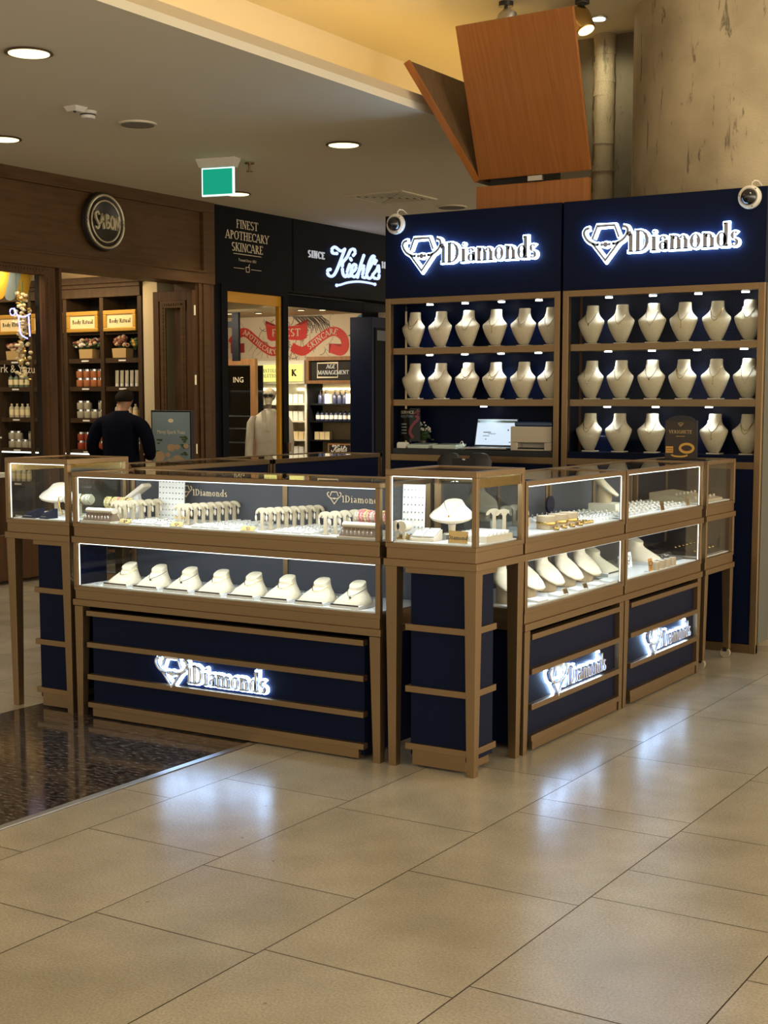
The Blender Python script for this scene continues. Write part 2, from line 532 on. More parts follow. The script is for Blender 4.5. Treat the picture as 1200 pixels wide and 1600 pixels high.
    def build(self, name, mat, parent=None, smooth=False, bevel=0.0, label=None):
        me = self.mesh(name, mat, smooth)
        o = bpy.data.objects.new(name, me)
        COL.objects.link(o)
        o.parent = parent
        if bevel:
            md = o.modifiers.new('edge', 'BEVEL')
            md.width = bevel
            md.segments = 2
            md.limit_method = 'ANGLE'
        if label:
            o['label'] = label
        return o


def tag(o, label, cat, group=None, kind=None):
    o['label'] = label
    o['category'] = cat
    if group:
        o['group'] = group
    if kind:
        o['kind'] = kind
    return o


def thing(name, label, cat, loc=(0, 0, 0), rz=0.0, group=None):
    o = bpy.data.objects.new(name, None)
    o.empty_display_size = 0.05
    COL.objects.link(o)
    o.location = loc
    o.rotation_euler = (0, 0, rz)
    return tag(o, label, cat, group)


def struct(o):
    o['kind'] = 'structure'
    return o


PROTO = {}


def proto(key, parts):
    """parts: list of (part name, mesh, parent index or None); kept as mesh data to be spawned"""
    PROTO[key] = parts


def spawn(key, name, label, cat, loc, rz=0.0, group=None, scale=1.0, rx=0.0):
    parts = PROTO[key]
    if len(parts) == 1:
        o = bpy.data.objects.new(name, parts[0][1])
        COL.objects.link(o)
        tag(o, label, cat, group)
    else:
        o = thing(name, label, cat, group=group)
        made = []
        for pn, me, pi in parts:
            c = bpy.data.objects.new(pn, me)
            COL.objects.link(c)
            c.parent = o if pi is None else made[pi]
            made.append(c)
    o.location = loc
    o.rotation_euler = (rx, 0, rz)
    o.scale = (scale, scale, scale)
    return o


ORD = ['first', 'second', 'third', 'fourth', 'fifth', 'sixth', 'seventh', 'eighth', 'ninth', 'tenth', 'eleventh', 'twelfth']


def frame_x(origin, right, up):
    """matrix that takes local x,y,z (reading direction, up, outwards) to the world"""
    r, u = Vector(right).normalized(), Vector(up).normalized()
    n = r.cross(u)
    m = Matrix.Identity(4)
    for i in range(3):
        m[i][0], m[i][1], m[i][2], m[i][3] = r[i], u[i], n[i], origin[i]
    return m


# ------------------------------------------------------------------ lettering
GLYPH = {
    'A': (.92, 'D .06 0 .44 1 t;D .44 1 .84 0 T;H .2 .66 .33;S .08 0;S .82 0'),
    'B': (.78, 'V .2 0 1;A .2 .75 .36 .25 -90 90;A .2 .26 .46 .26 -90 90;H .05 .25 0;H .05 .25 1;H .2 .3 .51'),
    'C': (.82, 'A .48 .5 .42 .5 48 312;v .8 .68 .97'),
    'D': (.92, 'V .22 0 1;A .28 .5 .54 .5 -90 90;H .05 .32 0;H .05 .32 1'),
    'E': (.74, 'V .2 0 1;H .05 .64 0;H .05 .64 1;H .2 .5 .52;v .64 0 .2;v .64 .8 1'),
    'F': (.7, 'V .2 0 1;H .05 .62 1;H .2 .5 .52;v .62 .8 1;S .2 0'),
    'G': (.92, 'A .48 .5 .42 .5 48 312;V .78 .06 .45;H .6 .92 .45'),
    'H': (.92, 'V .2 0 1;V .72 0 1;H .2 .72 .52;S .2 0;S .2 1;S .72 0;S .72 1'),
    'I': (.42, 'V .21 0 1;S .21 0;S .21 1'),
    'J': (.5, 'V .3 .1 1;A .16 .1 .14 .14 180 350;S .3 1'),
    'K': (.86, 'V .2 0 1;D .25 .42 .72 1 t;D .34 .54 .8 0 T;S .2 0;S .2 1;S .72 1;S .76 0'),
    'L': (.7, 'V .2 0 1;H .05 .64 0;v .64 0 .24;S .2 1'),
    'M': (1.1, 'v .16 0 1;D .18 1 .54 .05 T;D .54 .05 .9 1 t;V .92 0 1;S .16 0;S .92 0;S .12 1;S .94 1'),
    'N': (.9, 'v .16 0 1;D .18 1 .74 0 T;v .74 0 1;S .16 0;S .74 1;S .12 1'),
    'O': (.98, 'A .48 .5 .42 .5 0 360'),
    'P': (.74, 'V .2 0 1;A .2 .73 .44 .27 -90 90;S .2 0;H .05 .25 1'),
    'R': (.84, 'V .2 0 1;A .2 .74 .42 .26 -90 90;D .36 .48 .76 0 T;S .2 0;H .05 .25 1;S .76 0'),
    'S': (.72, 'A .36 .74 .27 .26 40 270;A .36 .25 .29 .25 -140 90'),
    'T': (.84, 'V .42 0 1;H .03 .81 1;v .04 .8 1;v .8 .8 1;S .42 0'),
    'U': (.88, 'V .2 .3 1;v .7 .3 1;A .45 .3 .25 .3 180 360;S .2 1;S .7 1'),
    'V': (.82, 'D .07 1 .42 0 T;D .42 0 .76 1 t;S .08 1;S .75 1'),
    'Y': (.82, 'D .05 1 .42 .45 T;D .78 1 .42 .45 t;V .42 0 .48;S .42 0;S .06 1;S .78 1'),
    'a': (.64, 'A .3 .48 .2 .18 10 150;V .49 .03 .48;A .31 .2 .21 .19 0 360;H .49 .62 .03'),
    'd': (.72, 'A .31 .33 .25 .33 0 360;V .54 0 1.08;H .4 .54 1.05;H .54 .7 .03'),
    'i': (.38, 'V .2 0 .66;S .2 0;H .05 .2 .64;A .19 .88 .04 .04 0 360'),
    'I2': (.40, 'V .22 0 .84;S .22 0;D .02 .8 .24 .92 T'),
    'l': (.36, 'V .18 0 1.05;S .18 0;H .05 .18 1.03'),
    'm': (1.1, 'V .18 0 .66;A .38 .44 .19 .2 0 160;V .55 0 .46;A .75 .44 .19 .2 0 160;V .92 0 .46;S .18 0;S .55 0;S .92 0;H .04 .18 .64'),
    'n': (.74, 'V .18 0 .66;A .37 .44 .19 .2 0 160;V .55 0 .46;S .18 0;S .55 0;H .04 .18 .64'),
    'o': (.68, 'A .33 .33 .27 .33 0 360'),
    's': (.54, 'A .27 .49 .18 .17 40 270;A .27 .17 .2 .17 -140 90'),
    't': (.44, 'V .2 .08 .86;H .05 .4 .64;A .31 .1 .12 .1 180 310'),
    'u': (.74, 'V .18 .2 .66;A .36 .2 .19 .2 180 350;V .55 0 .66;H .05 .18 .64;H .55 .7 .03;H .42 .55 .64'),
    'y': (.64, 'D .06 .66 .33 0 T;D .6 .66 .2 -.28 t;S .08 .66;S .58 .66'),
    ' ': (.4, ''),
    '1': (.5, 'V .26 0 1;D .08 .84 .26 1 t;S .26 0'),
    '8': (.66, 'A .33 .75 .24 .25 0 360;A .33 .25 .28 .26 0 360'),
    '5': (.62, 'A .3 .3 .26 .3 -140 110;V .14 .5 1;H .12 .52 1'),
    '&': (.9, 'A .36 .76 .2 .24 0 360;A .34 .26 .28 .26 60 330;D .3 .66 .84 0 T'),
}


def letters(mb, text, h, depth, T=.17, t=.06, x0=0.0, y0=0.0, grow=0.0, track=0.03, shear=0.0, place=None):
    """strokes of a serif alphabet; height h of a capital; grow widens every stroke (metres)"""
    x = x0
    i = 0
    while i < len(text):
        ch = text[i]
        if ch == '|':        # '|' = short initial i of the shop's wordmark
            wd, spec = GLYPH['I2']
        else:
            wd, spec = GLYPH.get(ch, GLYPH[' '])
        i += 1
        T_, t_ = T * h / 2 + grow, t * h / 2 + grow

        def tr(px, py):
            if place:
                return place(px, py, x)
            return (x + px + shear * py, y0 + py)

        def bar(ax, ay, bx, by, hw, ext=0.0):
            dx, dy = bx - ax, by - ay
            l = math.hypot(dx, dy) or 1e-6
            ux, uy = dx / l, dy / l
            ax, ay, bx, by = ax - ux * ext, ay - uy * ext, bx + ux * ext, by + uy * ext
            nx, ny = -uy * hw, ux * hw
            mb.prism([tr(ax - nx, ay - ny), tr(bx - nx, by - ny), tr(bx + nx, by + ny), tr(ax + nx, ay + ny)], depth)

        for st in spec.split(';'):
            q = st.split()
            if not q:
                continue
            k = q[0]
            if k in 'Vv':
                X_, a, b = (float(s) * h for s in q[1:4])
                bar(X_, a, X_, b, T_ if k == 'V' else t_, grow)
            elif k == 'H':
                a, b, Y_ = (float(s) * h for s in q[1:4])
                bar(a, Y_ - (t_ - grow if Y_ > .9 * h else -(t_ - grow) if Y_ < .05 * h else 0), b, Y_ - (t_ - grow if Y_ > .9 * h else -(t_ - grow) if Y_ < .05 * h else 0), t_, grow)
            elif k == 'S':
                X_, Y_ = (float(s) * h for s in q[1:3])
                off = (t_ - grow) * (1 if Y_ < .3 * h else -1)
                bar(X_ - .17 * h, Y_ + off, X_ + .17 * h, Y_ + off, t_, grow)
            elif k == 'D':
                a, b, c, d = (float(s) * h for s in q[1:5])
                bar(a, b, c, d, T_ * .92 if q[5] == 'T' else t_, grow * .5)
            elif k == 'A':
                cx, cy, rx, ry = (float(s) * h for s in q[1:5])
                a0, a1 = math.radians(float(q[5])), math.radians(float(q[6]))
                n = max(6, int(abs(a1 - a0) / 0.4))
                if h < 0.05:
                    n = max(5, n // 2)
                pts = []
                for s in range(n + 1):
                    a = a0 + (a1 - a0) * s / n
                    hw = t_ + (T_ - t_) * math.cos(a) ** 2
                    ca, sa = math.cos(a), math.sin(a)
                    ro, ri = hw * .35, -hw * 1.65
                    ro, ri = grow + .25 * (hw - grow), -(grow + 1.75 * (hw - grow))
                    if rx + ri < 0.15 * rx or ry + ri < .1 * ry:
                        ri = -0.85 * min(rx, ry)
                    pts.append(((cx + (rx + ro) * ca, cy + (ry + ro) * sa), (cx + (rx + ri) * ca, cy + (ry + ri) * sa)))
                for s in range(n):
                    (o0, i0), (o1, i1) = pts[s], pts[s + 1]
                    mb.prism([tr(*i0), tr(*o0), tr(*o1), tr(*i1)] if a1 > a0 else [tr(*i1), tr(*o1), tr(*o0), tr(*i0)], depth)
        x += (wd + track) * h
    return x


def text_width(text, h, track=0.03):
    return sum((GLYPH['I2' if c == '|' else c if c in GLYPH else ' '][0] + track) * h for c in text)


def stroke(mb, pts, hw, depth, close=False):
    """a flat ribbon along 2D points with mitred joints, raised by depth"""
    n = len(pts)
    L, R = [], []
    for k in range(n):
        if close:
            a, b = pts[k - 1], pts[(k + 1) % n]
        else:
            a, b = pts[max(k - 1, 0)], pts[min(k + 1, n - 1)]
        dx, dy = b[0] - a[0], b[1] - a[1]
        l = math.hypot(dx, dy) or 1e-6
        nx, ny = -dy / l, dx / l
        if 0 < k < n - 1 or close:
            p, q = pts[k - 1], pts[k]
            ex, ey = q[0] - p[0], q[1] - p[1]
            el = math.hypot(ex, ey) or 1e-6
            c = max(0.5, abs((-ey / el) * nx + (ex / el) * ny))
        else:
            c = 1
        h = hw[k] if isinstance(hw, (list, tuple)) else hw
        L.append((pts[k][0] + nx * h / c, pts[k][1] + ny * h / c))
        R.append((pts[k][0] - nx * h / c, pts[k][1] - ny * h / c))
    for k in range(n if close else n - 1):
        j = (k + 1) % n
        mb.prism([R[k], R[j], L[j], L[k]], depth)


def arc(cx, cy, rx, ry, a0, a1, n):
    return [(cx + rx * math.cos(math.radians(a0 + (a1 - a0) * i / n)), cy + ry * math.sin(math.radians(a0 + (a1 - a0) * i / n))) for i in range(n + 1)]


def smooth2(pts, n=6):
    """Catmull-Rom through 2D points"""
    out = []
    P = [pts[0]] + list(pts) + [pts[-1]]
    for k in range(1, len(P) - 2):
        for s in range(n):
            t = s / n
            r = []
            for d in range(len(pts[0])):
                p0, p1, p2, p3 = P[k - 1][d], P[k][d], P[k + 1][d], P[k + 2][d]
                r.append(.5 * (2 * p1 + (p2 - p0) * t + (2 * p0 - 5 * p1 + 4 * p2 - p3) * t * t + (3 * p1 - p0 - 3 * p2 + p3) * t ** 3))
            out.append(tuple(r))
    out.append(tuple(pts[-1]))
    return out


def gem(mb, s, cx, cy, depth, grow=0.0):
    """cut-gem emblem with a beaded necklace swung around it; s = its height"""
    hw = .032 * s + grow
    stroke(mb, [(cx + a * s, cy + b * s) for a, b in ((-.40, .10), (-.26, .44), (.26, .44), (.40, .10))], hw, depth)
    stroke(mb, [(cx + a * s, cy + b * s) for a, b in ((-.40, -.03), (0, -.52), (.40, -.03))], hw, depth)
    for sg in (-1, 1):
        sw = smooth2([(cx + sg * a * s, cy + b * s) for a, b in ((.50, .40), (.62, .36), (.66, .24), (.55, .06), (.36, -.05), (.22, -.08))], 5)
        if sg < 0:
            sw = sw[::-1]
        stroke(mb, sw, .038 * s + grow, depth)
    for k, r in ((-2, .042), (-1, .048), (0, .075), (1, .048), (2, .042)):
        mb.prism(arc(cx + k * .115 * s, cy + (-.085 + .004 * k * k) * s, r * s + grow, r * s + grow, 0, 330, 11), depth)


def lit_sign(parent, X, W, name='sign_lettering', off=0.03, grow=0.008, face_mat='letterface', rimmed=False):
    """halo-lit wordmark of total width W; X places its left baseline on the panel"""
    s = W * 0.222
    cw = text_width('|Diamonds', 1.0, 0.0)
    hh = W * 0.131
    sx = (W - s * 1.30) / (cw * hh)
    face, halo, rim = MB(), MB(), MB()
    layers = [(face, 0.0, 0.006, off, .22), (halo, grow, off * .35 if rimmed else off - 0.008, 0.002, .22)]
    if rimmed:       # white faces with a dark return standing off the lit backing
        layers = [(face, -.0006, 0.002, off + .004, .19), (rim, .0022, off * .55, off * .45, .19), (halo, grow, off * .35, 0.002, .19)]
    for mb, g, d, z, tk in layers:
        B = X @ Matrix.Translation((0, 0, z))
        mb.X = B
        gem(mb, s, s * .66, .33 * s, d, g)
        mb.X = B @ Matrix.Translation((s * 1.30, 0, 0)) @ Matrix.Diagonal((sx, 1, 1, 1))
        letters(mb, '|Diamonds', hh, d, T=tk, t=.055, x0=0, y0=0, grow=g, track=0.0)
    f = face.build(name, M[face_mat], parent)
    if rimmed:
        rim.build('letter_return', M['letterface'], f)
    halo.build('halo', M['halolow' if rimmed else 'halo'], f)
    return f


def small_text(s, size, X, mat, name, parent, align='CENTER', extrude=0.0):
    c = bpy.data.curves.new(name, 'FONT')
    c.body = s
    c.size = size
    c.align_x = align
    c.extrude = extrude
    c.resolution_u = 2
    o = bpy.data.objects.new(name, c)
    COL.objects.link(o)
    bpy.context.view_layer.update()
    me = bpy.data.meshes.new_from_object(o.evaluated_get(bpy.context.evaluated_depsgraph_get()))
    bpy.data.objects.remove(o)
    me.transform(X)
    me.materials.clear()
    me.materials.append(mat)
    r = bpy.data.objects.new(name, me)
    COL.objects.link(r)
    r.parent = parent
    return r


# ================================================================== THE SETTING
# floor: limestone slabs in running rows 0.63 m wide (rows run along y), dark granite strip, aluminium trim
def tile_floor():
    mb = MB()
    tones = []
    rnd = random.Random(3)
    cols = [-0.89 + 0.627 * i for i in range(0, 15)]
    cuts0 = {0: -1.37, 1: -1.465, 2: -1.14, 3: -1.045}
    g = 0.0022
    X_edges = [(-1.165, -0.905)] + [(-0.905 + 0.632 * i, -0.905 + 0.632 * (i + 1)) for i in range(0, 15)]
    known = {0: [-5.6, -4.5, -3.3, -2.6, -1.7, -0.9, 0.1],
             1: [-7.5, -6.7, -5.9, -5.0, -4.2, -3.4, -2.6, -2.1, -1.37, -0.55, 0.27, 1.1],
             2: [-7.6, -6.8, -6.0, -5.2, -4.4, -3.6, -2.8, -2.0, -1.467, -0.65, 0.2, 1.0],
             3: [-7.7, -6.9, -6.1, -5.2, -4.4, -3.6, -2.8, -1.96, -1.142, -0.325, -0.11, 0.7],
             4: [-7.8, -7.0, -6.2, -5.3, -4.5, -3.6, -2.7, -1.87, -1.047, -0.737, -0.227, 0.6]}
    for i, (xa, xb) in enumerate(X_edges):
        ys = known.get(i)
        if ys is None:
            y0 = -8 + rnd.random() * .8
            ys = []
            while y0 < 1.0:
                ys.append(y0)
                y0 += rnd.choice((.82, .82, .82, .62, .31, .95))
        y0 = ys[-1]
        ys = list(ys)
        while y0 < 9:
            y0 += rnd.choice((.82, .82, .78, .6, .95))
            ys.append(y0)
        for a, b in zip(ys[:-1], ys[1:]):
            mb.quad((xa + g, a + g, 0), (xb - g, a + g, 0), (xb - g, b - g, 0), (xa + g, b - g, 0))
            tones.append(rnd.random())
    # the hall floor left of the granite strip and behind the kiosk
    y0 = -8.0
    for i in range(16):
        for j in range(34):
            xa, ya = -2.66 - .632 * (i + 1), -8 + .82 * j
            if xa < -6.6:
                continue
            mb.quad((xa + g, ya + g, 0), (xa + .632 - g, ya + g, 0), (xa + .632 - g, ya + .82 - g, 0), (xa + g, ya + .82 - g, 0))
            tones.append(rnd.random())
    me = mb.mesh('floor', M['tiles'])
    at = me.attributes.new('tone', 'FLOAT', 'FACE')
    at.data.foreach_set('value', tones)
    o = bpy.data.objects.new('floor', me)
    COL.objects.link(o)
    struct(o)
    b = MB().box(-11, 9.5, -8.5, 20, -0.06, -0.0015).build('floor_bed', M['grout'], o)
    s = MB()
    for a in [-8, -7.1, -6.2, -5.3, -4.4, -3.5, -2.6, -1.7, -0.9, -0.1, 0.7, 1.5, 2.3, 3.1, 3.9, 4.7, 5.5]:
        s.box(-2.658, -1.655, a + .001, a + .9 if a < -2 else a + .8 - .001, -0.0015, 0.0006)
        s.box(-1.652, -1.205, a + .001, a + .9 if a < -2 else a + .8 - .001, -0.0015, 0.0006)
    s.build('granite_strip', M['granite'], o)
    return o


tile_floor()
struct(MB().box(-1.205, -1.168, -8, 8, -0.001, 0.004).build('trim_1', M['alu'], None, bevel=0.001))
struct(MB().box(-6.9, -6.6, -8.5, 20, -0.001, 0.02).build('trim_2', M['granite']))

# low ceiling over the shop fronts with its raised lip, cove and the higher ceiling over the walkway
CZ = 3.6
o = struct(MB().box(-6.9, -2.35, -8.5, 20, CZ, CZ + 0.05).build('ceiling', M['ceiling']))
MB().box(-2.38, -2.35, -8.5, 20, CZ + 0.05, CZ + 0.108).build('ceiling_lip', M['lippaint'], o)
MB().box(-3.32, -3.28, -8.5, 20, CZ + 0.05, 4.3).build('cove_wall', M['ceiling2'], o)
MB().box(-3.32, 9.5, -8.5, 20, 4.3, 4.35).build('raised_ceiling', M['ceiling2'], o)
c = thing('cove_light', 'warm yellow light strip hidden behind the lip of the lowered ceiling', 'light strip', (0, 0, 0))
MB().box(-2.60, -2.57, -8, 14, CZ + 0.055, CZ + 0.075).build('lamp_strip', M['cove'], c)
c['group'] = 'cove lighting'

# round concrete column, pilaster with a rough rib behind it
o = struct(MB().cyl((-.24, 4.83, 0), 1.0, 4.3, seg=96).build('column_1', M['concrete'], smooth=True))
mb = MB()
mb.box(-1.95, -1.26, 4.92, 5.4, 0, 4.3)
o = struct(mb.build('column_2', M['concreteshade']))
mb = MB()
rnd = random.Random(4)
for k in range(86):
    r0 = .072 + .012 * rnd.random()
    mb.cyl((-1.575 + .006 * rnd.random(), 4.89, .05 * k), r0, .05, 14, r0 + .004 * rnd.random())
mb.build('rough_rib', M['concrete'], o, smooth=True)

struct(MB().box(-3.28, 9.5, 14.0, 14.1, 0, 4.3).build('wall_light_block', pbr('light_block', (0.30, 0.24, 0.16), 0.7)))  # unseen wall added to keep bright world light out of window reflections

# ceiling fittings
def downlight(x, y, label, z=CZ):
    t = thing('downlight', label, 'ceiling light', (x, y, z), group='round recessed downlights')
    mb = MB()
    prof = [(0.115, 0.0), (0.135, -0.004), (0.140, -0.010), (0.128, -0.014), (0.118, -0.010)]
    mb.lathe((0, 0, 0), prof, 28)
    mb.build('trim_ring', M['bronze'], t, smooth=True)
    MB().cyl((0, 0, -0.013), 0.118, 0.004, 28).build('lens', M['downlight'], t)
    lamp('downlight_beam', 'SPOT', (x, y, z - 0.03), 75, WARM, (x, y, 0), size=0.1, spot=110, blend=0.8)


downlight(-3.423, 0.874, 'round glowing downlight nearest the ceiling lip, above the pale ceiling edge')
downlight(-5.599, 2.70, 'round glowing downlight cut by the frame edge, before the brown round-badge fascia')
downlight(-3.516, 4.293, 'round glowing downlight alone between the exit sign and the orange veneer panels')
downlight(-5.872, 5.953, 'round glowing downlight just below the green exit sign, in front of the dark fascia')


def ceiling_disc(name, x, y, r, label, cat, mat):
    t = thing(name, label, cat, (x, y, CZ))
    MB().cyl((0, 0, -0.012), r * 1.08, 0.012, 28).build('rim', M['ceiling2'], t)
    MB().cyl((0, 0, -0.014), r * .93, 0.004, 28).build('grille', mat, t)


ceiling_disc('ceiling_speaker', -4.33, 2.81, 0.13, 'grey round speaker grille flush in the ceiling beside the smoke detectors', 'speaker', pbr('grille_grey', (0.25, 0.22, 0.18), 0.7))
ceiling_disc('ceiling_hatch', -4.567, 7.90, 0.15, 'small dark round ceiling grille above the laptop cabinet header', 'grille', pbr('grille_brown', (0.14, 0.11, 0.085), 0.7))
t = thing('smoke_detector', 'white square motion sensor plate on the ceiling, nearer of the two', 'detector', (-4.294, 2.142, CZ))
MB().taper(-.06, .06, -.06, .06, -0.035, 0, 0.7).build('housing', M['plastic'], t, bevel=.004)
MB().ell((0.02, -.03, -0.034), .012, .012, .012).build('sensor_eye', M['black'], t)
t = thing('smoke_detector', 'white round smoke detector with a stepped cap, behind the square sensor plate', 'detector', (-4.33, 2.298, CZ))
MB().lathe((0, 0, 0), [(.062, 0), (.062, -.02), (.052, -.022), (.052, -.04), (.045, -.05)], 24).build('housing', M['plastic'], t, smooth=True)
MB().lathe((0, 0, -.026), [(.0545, .004), (.0545, -.004)], 24).build('slot_ring', M['black'], t)
t = thing('sprinkler', 'small brass sprinkler head hanging beside the green exit sign', 'sprinkler', (-4.675, 4.595, CZ))
MB().cyl((0, 0, -.012), .04, .012, 20).build('escutcheon', M['bronze'], t)
MB().cyl((0, 0, -.07), .011, .06, 12).build('stem', M['bronze'], t)
MB().cyl((0, 0, -.076), .028, .005, 16).build('deflector', M['bronze'], t)
# exit sign, hanging on the ceiling, turned to the camera side
t = thing('exit_sign', 'lit green exit sign with white glowing border hanging under the ceiling', 'sign', (-4.78, 4.30, CZ), math.radians(12))
MB().taper(-.185, .185, -.06, .06, -0.075, 0, .84).build('housing', M['plastic'], t, bevel=.004)
MB().box(-.148, .148, -.012, .012, -.305, -.075).build('glow_border', M['exitrim'], t)
MB().box(-.136, .136, -.016, .016, -.293, -.085).build('green_panel', M['exitgreen'], t)
# air vent, four-way slatted square
t = thing('air_vent', 'square four-way slatted air vent in the ceiling above the lit script sign', 'vent', (-4.741, 6.97, CZ))
mb = MB()
mb.box(-.34, .34, -.34, -.30, -.012, 0).box(-.34, .34, .30, .34, -.012, 0).box(-.34, -.30, -.30, .30, -.012, 0).box(.30, .34, -.30, .30, -.012, 0)
mb.build('frame', M['ceiling2'], t)
MB().box(-.30, .30, -.30, .30, -.004, -.001).build('backing', M['darkbrown'], t)
mb = MB()
for k in range(1, 6):
    d = k * .055
    for s in (-1, 1):
        mb.box(-d + .01, d - .01, s * d - .009, s * d + .009, -.011, -.004)
        mb.box(s * d - .009, s * d + .009, -d + .01, d - .01, -.011, -.004)
mb.build('slats', M['ceiling2'], t)

# track spotlights by the veneer panels on the raised ceiling
def track_spot(x, y, tilt, label, lit):
    t = thing('spotlight', label, 'spotlight', (x, y, 4.3), tilt)
    MB().cyl((0, 0, -.03), .05, .03, 20).build('canopy', M['black'], t)
    MB().cyl((0, 0, -.10), .012, .075, 10).build('stem', M['black'], t)
    X = Matrix.Translation((0, 0, -.13)) @ Matrix.Rotation(math.radians(25), 4, 'Y')
    MB(X).lathe((0, 0, -.09), [(.062, 0), (.066, .01), (.066, .12), (.045, .17), (.02, .175)], 24).build('head', M['alu' if not lit else 'gold'], t, smooth=True)
    MB(X).cyl((0, 0, -.094), .056, .005, 20).build('lens', M['black' if not lit else 'downlight'], t)


track_spot(-1.80, 3.72, 0.3, 'dark unlit spotlight above the top edge of the veneer panel', False)
track_spot(-1.33, 3.93, 2.9, 'lit brass spotlight above the upper corner of the veneer panel', True)
t = thing('spotlight', 'small glowing recessed spotlight in the raised ceiling above the rough concrete rib', 'spotlight', (-1.42, 4.42, 4.3))
MB().cyl((0, 0, -.012), .06, .012, 20).build('trim_ring', M['alu'], t)
MB().cyl((0, 0, -.016), .045, .005, 20).build('lens', M['puck'], t)
lamp('rib_spot', 'SPOT', (-1.45, 4.46, 4.26), 15, (1, .92, .60), (-1.60, 4.84, 3.55), size=.04, spot=110, blend=1.0)
lamp('column_fill', 'SPOT', (0.9, 2.4, 4.25), 85, (1, .82, .50), (-.3, 3.9, 3.5), size=.15, spot=100)  # added spot without a fitting, brightens the round column and veneer

# orange veneer casing with tilted panels (a flared capital around a post)
t = thing('veneer_casing', 'orange wood veneer post casing with flared tilted panels rising behind the kiosk', 'panel', (-1.65, 4.15, 0))
def P(x, y, z):
    return (x + 1.65, y - 4.15, z)
MB().box(-.435, .425, -.31, -.26, 0.0, 3.10).build('lower_casing', M['teak'], t, bevel=.004)
mb = MB()
mb.hexa([P(-2.065, 3.84, 3.145), P(-1.215, 3.84, 3.145), P(-1.215, 3.87, 3.155), P(-2.065, 3.87, 3.155)],
        [P(-1.990, 3.35, 4.085), P(-1.135, 3.35, 4.095), P(-1.135, 3.38, 4.105), P(-1.990, 3.38, 4.095)])
mb.build('tilted_panel', M['teak'], t, bevel=.003)
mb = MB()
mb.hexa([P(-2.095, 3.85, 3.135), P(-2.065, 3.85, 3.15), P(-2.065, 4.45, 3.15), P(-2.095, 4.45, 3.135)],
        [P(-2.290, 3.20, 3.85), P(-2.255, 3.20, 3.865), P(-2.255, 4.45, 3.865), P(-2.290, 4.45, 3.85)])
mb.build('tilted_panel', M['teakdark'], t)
mb = MB()
mb.hexa([P(-2.098, 3.835, 3.13), P(-2.060, 3.835, 3.15), P(-2.060, 3.852, 3.15), P(-2.098, 3.852, 3.13)],
        [P(-2.293, 3.185, 3.848), P(-2.250, 3.185, 3.868), P(-2.250, 3.202, 3.868), P(-2.293, 3.202, 3.848)])
mb.build('panel_edge', M['teak'], t)
MB().box(-.35, -.02, -.26, .20, 0, 3.85).build('core', M['darkbrown'], t)
MB().box(-.02, .09, -.335, -.312, 3.105, 3.138).build('clip', M['alu'], t)

# ================================================================== THE KIOSK: counters
H_LEG, Z_STRIP1, Z_BASE1, Z_TOP1 = 0.565, 0.60, 0.665, 0.885
Z_STRIP2, Z_BASE2, Z_TOP2 = 0.917, 0.985, 1.24
PANE = 0.004


def frame_posts(mb, L, D, z0, z1, s=0.024):
    for x in (0, L - s):
        for y in (0, D - s):
            mb.box(x, x + s, y, y + s, z0, z1)


def case(t, L, D, zs, zb, zt, tag_, top, lit, mids=(), back=True, top_h=0.022, side_strips=True):
    """one glazed tier: ledge, base, posts, panes, white floor, back, LED line"""
    mb = MB()
    mb.box(-.006, L + .006, -.006, D + .006, zs - .032, zs)
    mb.box(0.004, L - .004, 0.004, D - .004, zs, zb - .018)
    mb.box(0, L, 0, D, zb - .020, zb)
    frame_posts(mb, L, D, zb, zt - (top_h if top else 0))
    if top:
        h = top_h
        mb.box(0, L, 0, .026, zt - h, zt).box(0, L, D - .026, D, zt - h, zt).box(0, .026, .026, D - .026, zt - h, zt).box(L - .026, L, .026, D - .026, zt - h, zt)
    for x in mids:
        mb.box(x - .014, x + .014, D - .026, D, zb, zt)
    mb.build(tag_ + '_frame', M['bronze'], t, bevel=.0015)
    MB().box(.026, L - .026, .026, D - .026, zb, zb + .006).build(tag_ + '_deck', M['white'], t)
    zt2 = zt - (top_h if top else 0)
    MB().box(.024, L - .024, .008, .008 + PANE, zb, zt2).build('front_pane', M['glass'], t)
    MB().box(.008, .008 + PANE, .024, D - .024, zb, zt2).build('side_pane', M['glass'], t)
    MB().box(L - .008 - PANE, L - .008, .024, D - .024, zb, zt2).build('side_pane', M['glass'], t)
    if top:
        MB().box(.026, L - .026, .026, D - .026, zt - .008, zt - .004).build('top_pane', M['glass'], t)
    if back:
        xs = [0.024] + [m for m in mids] + [L - .024]
        for a, b in zip(xs[:-1], xs[1:]):
            MB().box(a + .003, b - .003, D - .018, D - .010, zb + .002, zt2).build(tag_ + '_door', M['slate' if lit else 'navy'], t)
    if lit:
        z = zt2 - .006
        mb = MB()
        mb.box(.026, L - .026, .018, .022, z - .0005, z + .003)
        if side_strips:
            mb.box(.0245, .0272, .014, .018, zb + .006, z).box(L - .0272, L - .0245, .014, .018, zb + .006, z)
        mb.build('light_strip', M['led'], t)


def tier_lamp(t, L, D, z, e, ty=0.3):
    o = lamp('case_led', 'AREA', (L / 2, 0.035, z), e, COOL, None, size=L * .92, size_y=.015)
    o.parent = t
    v = Vector((0, ty, -1))
    o.rotation_euler = v.to_track_quat('-Z', 'Y').to_euler()
    # keep the long side along x
    o.rotation_euler = (math.atan(ty), 0, 0)
    return o


